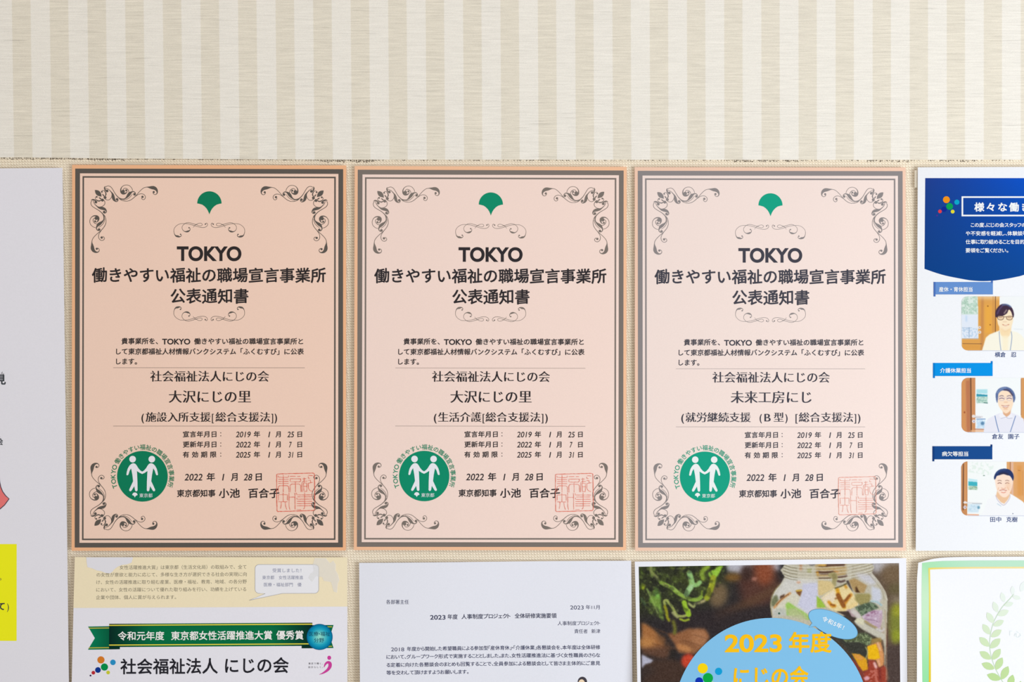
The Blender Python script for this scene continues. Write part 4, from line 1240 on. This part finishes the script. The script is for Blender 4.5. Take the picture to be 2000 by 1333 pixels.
text(St, 'や不安感を軽減し、体験談等', 1884.8, 2006, 456.4, 9.4, wt, 'bold', narrow=True)
text(St, '仕事に取り組めることを目的', 1884.8, 1999.6, 472.9, 9.4, wt, 'bold', narrow=True)
text(St, '要領をご覧ください。', 1884.8, 1968, 489.6, 9.4, wt, 'bold', narrow=True)
for (x0, y0, x1, y1, yl_, yr_, c, c2, tx, ta, tb, ty) in (
        (1822.2, 551.3, 1938, 575.5, 579.6, 548.6, (104, 148, 214), (78, 116, 190), '産休・育休担当', 1832.7, 1898, 565.6),
        (1821.1, 709.3, 1937.5, 734.8, 738.8, 705.8, (0, 150, 236), (0, 128, 214), '介護休業担当', 1834.8, 1895, 724),
        (1820.0, 871.8, 1936.9, 897.4, 901.3, 868.5, (22, 76, 146), (12, 60, 126), '病欠等担当', 1838.5, 1889.7, 886.7)):
    bn = ink(St, 'banner', [rect(x0, y0, x1, y1)], mat(c, LE), 2)
    ink(St, 'banner_fold', [rect(x0, y0, x0 + 3.8, yl_), rect(x1 - 3.6, yr_, x1, y0 + 2)], mat(c2, LE), 3.6, parent=bn)
    ink(St, 'banner_edge', [rect(x0, y1 - 0.6, x1, y1)], mat(c2, LE), 3, parent=bn)
    text(St, tx, ta, tb, ty, 10.0, wt, 'bold', layer=4, name='banner_text', parent=bn)
kn2 = mat((44, 72, 132), LE)
for a_, b_ in ((('横倉', 1941.9, 1963.2, 693), ('忍', 1973.4, 1983.7, 693)), (('倉友', 1936.4, 1958.2, 852.8), ('園子', 1968, 1989.8, 852.8)), (('田中', 1932.7, 1954.5, 1014.8), ('克樹', 1964.3, 1986, 1014.8))):
    for s_, x0, x1, y in (a_, b_):
        text(St, s_, x0, x1, y, 10.8, kn2, 'medium', name='name_caption')


def rr_warp(x0, y0, x1, y1, r):
    def f(x, y):
        x = min(max(x, x0), x1); y = min(max(y, y0), y1)
        cx = min(max(x, x0 + r), x1 - r); cy = min(max(y, y0 + r), y1 - r)
        d = math.hypot(x - cx, y - cy)
        if d > r: x, y = cx + (x - cx) * r / d, cy + (y - cy) * r / d
        return x, y
    return f


def rr_clip(x0, y0, x1, y1, r):
    def f(X, Y):
        dx = np.maximum(np.maximum(x0 + r - X, X - (x1 - r)), 0); dy = np.maximum(np.maximum(y0 + r - Y, Y - (y1 - r)), 0)
        return (np.hypot(dx, dy) <= r) & (X >= x0) & (X <= x1) & (Y >= y0) & (Y <= y1)
    return f


WD = (214, 150, 84); WD2 = (190, 122, 66)
# portrait one
cv = Canvas(1876.5, 579, 2036, 685, 0.55, (244, 247, 250))
z = Z(1870, 570, 11.1); k_ = lambda p: zp(z, p)
cv.poly(k_([(70, 90), (430, 90), (430, 500), (70, 500)]), (196, 222, 208), 1)
cv.mottle(k_([(70, 200), (430, 90), (430, 490), (70, 490)]), (150, 186, 166), 0, .8, .5); cv.mottle(k_([(70, 90), (430, 90), (430, 490), (70, 490)]), (236, 244, 240), 0, 1.0, .7, lo=.5)
cv.poly(k_([(70, 500), (440, 500), (440, 1020), (80, 1020)]), (228, 236, 250), 1)
cv.mottle(k_([(80, 780), (430, 800), (430, 1000), (80, 1000)]), (176, 204, 232), 0, .8, .7)
cv.line(k_([(90, 785), (300, 785)]), .8, (150, 176, 204), .3, curve=0); cv.line(k_([(240, 780), (240, 990)]), 1.4, (150, 176, 206), .4, curve=0)
cv.line(k_([(180, 530), (180, 640)]), 3, (190, 216, 246), 1.2, .8, curve=0)
cv.poly(k_([(430, 100), (900, 100), (900, 1300), (80, 1300), (80, 1030), (440, 1030)]), (226, 164, 84), .5)
cv.poly(k_([(500, 100), (560, 100), (560, 1270), (480, 1270)]), (196, 134, 80), 1.2, .7)
cv.poly(k_([(580, 300), (730, 300), (720, 900), (590, 900)]), (240, 174, 70), 2.5, .8)
cv.poly(k_([(430, 95), (900, 95), (900, 160), (430, 160)]), (244, 214, 176), 3, .7)
cv.line(k_([(810, 100), (808, 890)]), 1.4, (112, 72, 50), .4, curve=0)
cv.line(k_([(760, 100), (760, 880)]), 1.2, (200, 138, 76), .7, curve=0)
for p in ((645, 315), (695, 720)): cv.ell(*z(*p), 1.3, 1.3, (140, 84, 40), .5)
cv.line(k_([(100, 1128), (510, 1132)]), 1.0, (118, 84, 60), .3, curve=0); cv.line(k_([(90, 1022), (440, 1022)]), .9, (150, 112, 76), .3, curve=0)
cv.poly(k_([(100, 1150), (480, 1150), (480, 1240), (130, 1240)]), (224, 160, 78), 1)
for p in ((465, 780), (468, 880)): cv.ell(*z(*p), 2.9, 2.9, (238, 232, 228), .6); cv.ell(z(*p)[0], z(*p)[1], 1.1, 1.1, (150, 116, 96), .5, .8)
cv.poly(k_([(900, 120), (1860, 90), (1860, 1300), (900, 1300)]), (245, 248, 250), .4)
cv.line(k_([(1210, 810), (1400, 820)]), .8, (206, 216, 226), .6, curve=0)
cv.poly(k_([(510, 1300), (560, 1140), (600, 1000), (680, 930), (800, 880), (880, 850), (1140, 850), (1280, 880), (1380, 950), (1440, 1040), (1480, 1300)]), (250, 246, 230), .7)
cv.poly(k_([(880, 620), (1160, 620), (1150, 850), (1110, 960), (1060, 1010), (1000, 1010), (930, 940), (900, 850)]), (250, 224, 182), .8)
cv.poly(k_([(960, 960), (1090, 960), (1080, 1280), (960, 1280)]), (252, 240, 210), 1.4, .8)
cv.poly(k_([(840, 480), (860, 400), (1000, 340), (1150, 380), (1190, 500), (1190, 640), (1150, 760), (1080, 830), (1010, 850), (940, 810), (870, 720), (845, 600)]), (252, 232, 200), .6, curve=3)
cv.poly(k_([(810, 540), (815, 420), (870, 330), (940, 275), (1030, 270), (1130, 310), (1190, 400), (1210, 500), (1190, 560), (1150, 440), (1100, 390), (1060, 470), (960, 530), (880, 530), (850, 570)]), (66, 46, 66), .5, curve=3)
cv.line(k_([(960, 290), (1060, 285), (1140, 330)]), 2.4, (106, 138, 190), 1.0, .8); cv.line(k_([(850, 480), (900, 380), (960, 310)]), 2, (116, 98, 160), .9, .6)
cv.line(k_([(1000, 470), (1050, 400)]), 2, (206, 184, 176), .8, .8)
for x in (925, 1115):
    cv.poly(k_([(x - 70, 545), (x, 535), (x + 65, 540), (x + 50, 600), (x, 615), (x - 55, 600)]), (236, 206, 172), .3, curve=3)
    cv.line(k_([(x - 70, 550), (x, 532), (x + 65, 545), (x + 45, 602), (x - 10, 614), (x - 60, 595), (x - 70, 550)]), 1.0, (120, 92, 70), .25)
    cv.line(k_([(x - 35, 560), (x + 30, 555)]), .9, (150, 116, 96), .3, curve=0)
cv.line(k_([(985, 548), (1050, 548)]), 1.0, (110, 80, 62), .25, curve=0); cv.line(k_([(1180, 545), (1200, 550)]), 1.0, (90, 70, 66), .25, curve=0)
cv.line(k_([(975, 655), (1050, 655)]), 1.0, (226, 190, 160), .5, curve=0)
cv.line(k_([(965, 715), (1030, 735), (1100, 712)]), 1.5, (206, 138, 112), .4); cv.line(k_([(1000, 728), (1070, 728)]), .9, (252, 240, 226), .2)
cv.line(k_([(940, 800), (1020, 860), (1100, 820)]), 2, (240, 206, 160), 1.4, .7)
cv.line(k_([(890, 870), (905, 1080), (930, 1280)]), 1.2, (140, 160, 196), .3); cv.line(k_([(1150, 870), (1165, 1000), (1130, 1280)]), 1.3, (140, 160, 196), .3)
put_canvas(St, cv, 'staff_portrait', LE, 2, warp=rr_warp(1876.8, 579.3, 2036, 684.8, 12))
# portrait two
cv = Canvas(1876.5, 738, 2036, 844.5, 0.55, (245, 249, 251))
z = Z(1870, 730, 11.1)
cv.poly(k_([(70, 80), (375, 80), (375, 1290), (70, 1290)]), (208, 144, 96), .4)
cv.poly(k_([(170, 150), (250, 150), (250, 1260), (190, 1260)]), (192, 122, 84), .8); cv.poly(k_([(70, 150), (150, 150), (160, 1260), (80, 1200)]), (216, 150, 92), .8, .8)
cv.line(k_([(275, 90), (285, 1260)]), 1.9, (92, 60, 44), .4, curve=0); cv.line(k_([(245, 120), (255, 1240)]), 1.2, (176, 116, 84), .4, curve=0)
cv.ell(*z(140, 840), 1.6, 1.8, (160, 84, 52), .6)
cv.poly(k_([(400, 340), (635, 340), (635, 440), (400, 430)]), (176, 226, 236), .8); cv.poly(k_([(400, 440), (635, 460), (635, 500), (400, 500)]), (62, 156, 180), .4)
cv.poly(k_([(400, 505), (635, 505), (635, 640), (400, 640)]), (198, 224, 214), .5); cv.mottle(k_([(400, 505), (635, 505), (635, 640), (400, 640)]), (146, 190, 178), 0, .7, .8)
cv.line(k_([(560, 630), (635, 640)]), 1.4, (60, 110, 104), .4, curve=0)
cv.line(k_([(330, 930), (520, 940)]), 3.4, (226, 222, 226), .5, curve=0); cv.line(k_([(350, 950), (490, 948)]), .8, (130, 130, 150), .3, curve=0)
cv.ell(*z(335, 925), 3.2, 3.2, (232, 222, 220), .5); cv.ell(*z(340, 1035), 3.4, 3.4, (226, 220, 230), .5); cv.ell(*z(345, 1038), 1.2, 1.2, (140, 124, 140), .4)
cv.poly(k_([(400, 980), (590, 980), (590, 1190), (400, 1190)]), (196, 222, 244), .5); cv.mottle(k_([(400, 980), (590, 980), (590, 1190), (400, 1190)]), (240, 248, 254), 0, .8, .7); cv.ell(*z(530, 1080), 3.6, 3.6, (86, 130, 170), .8, .9)
cv.line(k_([(400, 985), (590, 985)]), 1.0, (76, 112, 176), .3, curve=0); cv.line(k_([(370, 1205), (560, 1210)]), 1.6, (172, 96, 66), .5, curve=0); cv.line(k_([(290, 1245), (560, 1245)]), 3, (236, 182, 140), .7, curve=0)
cv.poly(k_([(1365, 90), (1860, 90), (1860, 1290), (1365, 1290)]), (216, 156, 98), .5); cv.line(k_([(1365, 120), (1365, 900)]), 1, (160, 106, 76), .4, curve=0)
cv.poly(k_([(550, 1290), (580, 1100), (650, 980), (780, 910), (900, 860), (1160, 850), (1290, 900), (1420, 980), (1480, 1290)]), (234, 234, 246), .6)
cv.poly(k_([(960, 760), (1150, 760), (1130, 900), (1040, 950), (980, 890)]), (226, 176, 140), .7)
cv.poly(k_([(940, 850), (1000, 900), (1050, 940), (1040, 975), (930, 970), (880, 900)]), (242, 242, 250), .5); cv.poly(k_([(1160, 850), (1110, 900), (1050, 945), (1090, 975), (1180, 950)]), (240, 240, 250), .5)
cv.line(k_([(930, 975), (1000, 955), (1040, 945), (1090, 972), (1170, 965)]), .8, (160, 160, 190), .3)
cv.poly(k_([(850, 560), (860, 420), (1000, 340), (1150, 380), (1210, 500), (1200, 620), (1160, 760), (1080, 850), (1020, 860), (950, 800), (880, 700)]), (252, 226, 200), .6, curve=3)
cv.poly(k_([(820, 560), (815, 440), (870, 340), (960, 295), (1060, 290), (1160, 340), (1220, 430), (1240, 540), (1200, 630), (1185, 520), (1140, 420), (1050, 370), (950, 370), (880, 430), (865, 520), (850, 640)]), (92, 112, 160), .6, curve=3)
cv.line(k_([(1000, 350), (1100, 370), (1180, 470)]), 2.6, (74, 64, 92), .8); cv.line(k_([(850, 420), (940, 330), (1030, 310)]), 2, (150, 172, 210), 1, .7)
for x in (945, 1110):
    cv.line(k_([(x - 50, 545), (x, 532), (x + 50, 545)]), 1.1, (86, 70, 120), .3); cv.line(k_([(x - 45, 490), (x, 476), (x + 35, 486)]), 1.2, (110, 98, 120), .4)
    cv.line(k_([(x - 70, 515), (x - 40, 580), (x + 40, 580), (x + 65, 520), (x, 505), (x - 70, 515)]), .7, (176, 168, 206), .3)
cv.line(k_([(1000, 620), (1070, 620)]), 1.2, (232, 180, 146), .5, curve=0)
cv.poly(k_([(950, 695), (1100, 690), (1070, 725), (1020, 735), (970, 720)]), (250, 240, 234), .3); cv.line(k_([(945, 690), (1020, 705), (1105, 688)]), 1.0, (176, 98, 84), .3); cv.line(k_([(970, 725), (1030, 742), (1085, 722)]), 1.0, (196, 120, 100), .3)
cv.ell(*z(1030, 765), 4.5, 2.2, (240, 196, 164), .8, .8)
cv.line(k_([(800, 920), (830, 1060), (885, 1270)]), 1.3, (86, 118, 176), .3); cv.line(k_([(1245, 920), (1200, 1060), (1130, 1270)]), 1.3, (92, 122, 178), .3)
put_canvas(St, cv, 'staff_portrait', LE, 2, warp=rr_warp(1876.8, 738.3, 2036, 844.3, 13))
# portrait three
cv = Canvas(1876, 901, 2036, 1007.5, 0.55, (246, 249, 250))
z = Z(1870, 895, 11.1)
cv.mottle(k_([(220, 90), (800, 90), (700, 380), (220, 300)]), (220, 236, 226), 0, 1.2, .6)
cv.poly(k_([(60, 70), (205, 70), (200, 1260), (60, 1260)]), (204, 142, 92), .4); cv.line(k_([(120, 130), (110, 900), (110, 1120)]), 1.9, (92, 64, 52), .5, curve=0); cv.line(k_([(150, 110), (160, 900)]), 3, (222, 160, 106), .8, .8, curve=0)
cv.poly(k_([(220, 440), (420, 470), (420, 520), (220, 510)]), (196, 234, 244), .5); cv.poly(k_([(225, 505), (415, 520), (415, 610), (225, 600)]), (66, 180, 196), .4); cv.poly(k_([(220, 605), (415, 612), (415, 690), (220, 685)]), (190, 214, 190), .5); cv.mottle(k_([(220, 605), (415, 612), (415, 690), (220, 685)]), (110, 150, 130), 0, .7, .7)
cv.line(k_([(130, 965), (510, 985)]), 2.6, (228, 228, 230), .4, curve=0); cv.line(k_([(310, 985), (510, 990)]), .9, (150, 164, 180), .3, curve=0)
cv.ell(*z(150, 1065), 3.2, 3.2, (228, 220, 226), .5); cv.ell(*z(155, 1065), 1.2, 1.2, (150, 130, 150), .4); cv.ell(*z(155, 960), 3, 2.4, (236, 230, 230), .5)
cv.poly(k_([(210, 1000), (480, 1000), (440, 1180), (210, 1180)]), (216, 234, 246), .6); cv.mottle(k_([(210, 1000), (480, 1000), (440, 1150), (210, 1150)]), (180, 210, 232), 0, .7, .6); cv.ell(*z(445, 1070), 2.6, 3, (110, 160, 186), .7)
cv.line(k_([(200, 1225), (440, 1232)]), 2.4, (236, 170, 136), .5, curve=0); cv.ell(*z(560, 380), 2, .8, (110, 140, 130), .4)
cv.poly(k_([(1055, 80), (1860, 80), (1860, 1260), (1055, 1260)]), (224, 166, 108), .5); cv.line(k_([(1130, 90), (1130, 300)]), 1.2, (150, 100, 86), .3, curve=0)
cv.poly(k_([(1150, 90), (1200, 90), (1200, 900), (1150, 900)]), (226, 184, 160), .7); cv.poly(k_([(1280, 160), (1380, 160), (1390, 820), (1290, 820)]), (220, 150, 76), 2, .7); cv.line(k_([(1400, 280), (1400, 800)]), 1, (186, 120, 66), .8, .7, curve=0)
cv.line(k_([(1300, 265), (1345, 272)]), .9, (150, 96, 56), .4, curve=0)
cv.poly(k_([(440, 1300), (560, 1120), (640, 900), (720, 850), (830, 770), (1110, 760), (1250, 840), (1400, 940), (1500, 1060), (1560, 1300)]), (245, 246, 250), .6)
cv.poly(k_([(850, 700), (1110, 700), (1120, 820), (1080, 900), (1000, 990), (930, 960), (860, 880), (820, 820)]), (238, 196, 158), .7)
cv.line(k_([(815, 810), (850, 900), (920, 980), (990, 1020), (1060, 960), (1120, 860), (1125, 790)]), 1.0, (190, 176, 196), .4); cv.line(k_([(850, 990), (930, 1040)]), 1, (170, 200, 220), .5)
cv.poly(k_([(795, 470), (840, 380), (1000, 330), (1150, 380), (1190, 480), (1170, 620), (1120, 760), (1050, 840), (980, 850), (900, 790), (830, 660)]), (252, 226, 208), .6, curve=3)
cv.poly(k_([(785, 470), (780, 400), (830, 300), (910, 245), (1010, 230), (1110, 250), (1180, 320), (1205, 400), (1190, 490), (1150, 420), (1110, 380), (1060, 370), (980, 345), (900, 370), (840, 390), (810, 450)]), (36, 54, 104), .5, curve=3)
cv.line(k_([(900, 340), (1000, 330), (1080, 350)]), 3, (46, 40, 62), .7, .8); cv.line(k_([(830, 330), (920, 265), (1030, 250)]), 1.6, (70, 100, 160), .7, .7)
for x in (900, 1065):
    cv.line(k_([(x - 38, 548), (x, 536), (x + 38, 548)]), 1.2, (120, 76, 70), .35); cv.line(k_([(x - 38, 490), (x, 482), (x + 36, 494)]), 1.2, (156, 118, 108), .5)
cv.line(k_([(940, 650), (990, 665), (1030, 645)]), 1.2, (226, 160, 130), .5)
cv.line(k_([(880, 640), (860, 690)]), 1.2, (238, 184, 150), .6); cv.line(k_([(1070, 630), (1100, 690)]), 1.4, (232, 176, 140), .6)
cv.line(k_([(900, 700), (970, 690), (1050, 702)]), 1.1, (186, 104, 92), .3); cv.line(k_([(950, 715), (1000, 712)]), 1.0, (252, 244, 240), .3, curve=0); cv.line(k_([(940, 740), (990, 750), (1030, 735)]), 1.6, (228, 150, 134), .5)
cv.ell(*z(1090, 600), 6, 8, (244, 200, 168), 2.5, .6)
cv.ell(*z(1185, 1205), 1.2, .9, (110, 120, 150), .3)
put_canvas(St, cv, 'staff_portrait', LE, 2, warp=rr_warp(1876.2, 901.5, 2036, 1007.2, 13))
for y in (685.0, 844.6, 1007.4):
    ink(St, 'portrait_edge', [rect(1889, y, 2030, y + 0.9)], mat((206, 212, 232), LE), 1)

# ================================================================ paper with green and yellow border, laurel wreath
LF = 1.10


def curl(u, v):
    """outline of the sheet with its upper corner bent forward"""
    tl, tr_, br, bl = np.array((1787.0, 1088.0)), np.array((2320.0, 1086.5)), np.array((2326.0, 1838.0)), np.array((1783.0, 1840.0))
    p = (tl * (1 - u) + tr_ * u) * (1 - v) + (bl * (1 - u) + br * u) * v
    a = math.exp(-((u * 533) / 34) ** 1.3) * math.exp(-((v * 752) / 26) ** 1.2)
    return (p[0] + 2.6 * a + 1.6 * math.exp(-((v * 752 - 0) / 30) ** 2) * math.exp(-u * 30), p[1] + 10.5 * math.exp(-((u * 533) / 30) ** 1.4) * (1 - v) ** 12)


Gp = Sheet('certificate_paper', [(1787.0, 1088.0), (2320.0, 1086.5), (2326.0, 1838.0), (1783.0, 1840.0)],
           'white sheet bordered in pale green and yellow with a faint laurel wreath', 'certificate', paper_mat((246, 247, 252), LF, 'bordered_paper'), lift=lambda u, v: 0.001 + 0.006 * (1 - u) ** 6 * (1 - 0.75 * math.exp(-9 * v)), outline=curl, nu=60, nv=60)


def vcol_strip(name, pts_o, pts_i, cols, layer):
    """closed-side band between two polylines, one colour per pair"""
    V = [];  C_ = []
    for a, b2, c in zip(pts_o, pts_i, cols):
        V += [Gp.pt(*a, layer), Gp.pt(*b2, layer)]; C_ += [c, c]
    F = [(2 * i, 2 * i + 1, 2 * i + 3, 2 * i + 2) for i in range(len(pts_o) - 1)]
    o = mesh_obj(name, V, F, picture_mat(), Gp.root)
    at = o.data.color_attributes.new('print', 'FLOAT_COLOR', 'POINT')
    at.data.foreach_set('color', np.array([(*[lin(x) / LF for x in c], 1.0) for c in C_], np.float32).ravel())
    return o


so = [(2312, 1094.5), (2100, 1094.5), (1900, 1094.7), (1840, 1095.4), (1815, 1097), (1798.6, 1099), (1797.2, 1125), (1796, 1160), (1795.7, 1200), (1795.8, 1240), (1796.4, 1290), (1796.8, 1333), (1797, 1833)]
si = [(2300, 1107.0), (2100, 1107), (1900, 1107.2), (1850, 1107.6), (1825, 1108), (1810.6, 1108.6), (1810.8, 1125), (1811, 1160), (1810.6, 1200), (1810.2, 1240), (1810, 1290), (1809.8, 1333), (1810, 1820)]
sj = [(2296, 1110.4), (2100, 1110.4), (1900, 1110.6), (1850, 1111), (1828, 1111.3), (1814, 1111.8), (1814.1, 1125), (1814.4, 1160), (1814.2, 1200), (1813.8, 1240), (1814, 1290), (1814, 1333), (1814.2, 1818)]
gc = [(190, 234, 200), (192, 232, 206), (190, 232, 206), (180, 232, 196), (176, 232, 186), (174, 232, 184), (190, 234, 196), (202, 236, 202), (200, 236, 202), (184, 230, 190), (160, 226, 172), (148, 224, 164), (130, 215, 150)]
yc = [(246, 232, 170), (246, 230, 168), (246, 226, 160), (244, 222, 140), (240, 220, 120), (238, 220, 110), (240, 224, 116), (242, 226, 120), (240, 222, 100), (238, 216, 80), (232, 206, 56), (228, 200, 50), (226, 196, 46)]
def dense(L_):
    return [tuple(np.array(a) + (np.array(b2) - np.array(a)) * k / 8) for a, b2 in zip(L_[:-1], L_[1:]) for k in range(8)] + [L_[-1]]


so, si, sj, gc, yc = map(dense, (so, si, sj, gc, yc))
vcol_strip('green_border', so, si, gc, 1)
vcol_strip('yellow_line', si, sj, yc, 2)
zg = Z(1770, 1080, 5.27)
stem = [(1250, 1560), (1110, 1450), (1000, 1345), (940, 1250), (893, 1150), (862, 1050), (848, 950), (855, 850), (880, 740), (915, 660), (980, 555), (1060, 470), (1100, 420)]
LV = [((965, 1300), (820, 1250)), ((900, 1190), (765, 1135)), ((865, 1092), (745, 1012)), ((845, 962), (742, 865)), ((852, 838), (776, 730)), ((888, 722), (820, 610)), ((930, 612), (888, 500)), ((1000, 508), (972, 405)), ((1088, 432), (1085, 340)),
      ((970, 1302), (1042, 1165)), ((910, 1202), (982, 1075)), ((875, 1098), (962, 985)), ((852, 980), (960, 880)), ((862, 864), (972, 790)), ((886, 750), (996, 695)), ((930, 642), (1048, 592)), ((1000, 542), (1096, 515)), ((1085, 448), (1172, 470)), ((1170, 400), (1215, 290)),
      ((1048, 1390), (1090, 1252)), ((1150, 1460), (1170, 1318)), ((1040, 1400), (900, 1365))]


def laurel_leaf(a, b2):
    a = np.array(a, float); b2 = np.array(b2, float)
    d = b2 - a; L = np.hypot(*d); t = d / L; n = np.array((-t[1], t[0]))
    pts = []
    prof = [(0, 0), (.12, .12), (.3, .21), (.5, .255), (.7, .22), (.87, .12), (1, 0)]
    for f_, w_ in prof: pts.append(a + t * L * f_ + n * L * w_)
    for f_, w_ in reversed(prof[1:-1]): pts.append(a + t * L * f_ - n * L * w_)
    return [tuple(p) for p in pts]


def wcol(Y):
    f_ = min(max((Y - 350) / 950, 0), 1) ** 1.1
    return tuple(int(round(a * (1 - f_) + b2 * f_)) for a, b2 in zip((238, 245, 243), (190, 220, 152)))


cx2 = 2 * 2055.0
for mir in (0, 1):
    mm = (lambda x, y: (cx2 - x, y)) if mir else (lambda x, y: (x, y))
    for i in range(len(stem) - 2, -1, -1):
        pass
    segs = []
    wr = ink(Gp, 'wreath_stem', [tr(stroke(zp(zg, [(x, y, 9) for x, y in stem]), n=4), mm)], mat((204, 224, 200), LF), 1)
    for a, b2 in LV:
        ink(Gp, 'laurel_leaf', [tr(poly(zp(zg, laurel_leaf(a, b2))), mm)], mat(wcol((a[1] + b2[1]) / 2), LF), 2, parent=wr)
text(Gp, '「心', 1969.5, 1994.5, 1238.6, 14, mat((228, 240, 240), LF), 'light')

# ================================================================ adhesive tape
tape = mat((240, 230, 212), 1.0, 0.25, 0.5, 'clear_tape', 0.55)


def tape_strip(pts, label, y=-0.0008):
    cx = sum(p[0] for p in pts) / 4; cy = sum(p[1] for p in pts) / 4
    V = [W(p[0], p[1], y) for p in pts] + [W(p[0], p[1], y + 0.0001) for p in pts]
    F = [(0, 3, 2, 1), (4, 5, 6, 7)] + [(i, (i + 1) % 4, 4 + (i + 1) % 4, 4 + i) for i in range(4)]
    o = mesh_obj('adhesive_tape', V, F, tape, None)
    o['label'] = label; o['category'] = 'tape'


tape_strip([(1785.8, 333), (1795, 332.5), (1795, 366.5), (1785.6, 367)], 'clear tape tab on upper edge of the blue-headed poster')
tape_strip([(187.5, 318), (320, 318.4), (320, 327), (187.5, 326.5)], 'clear tape strip along the top of the leftmost certificate', 0.0002)
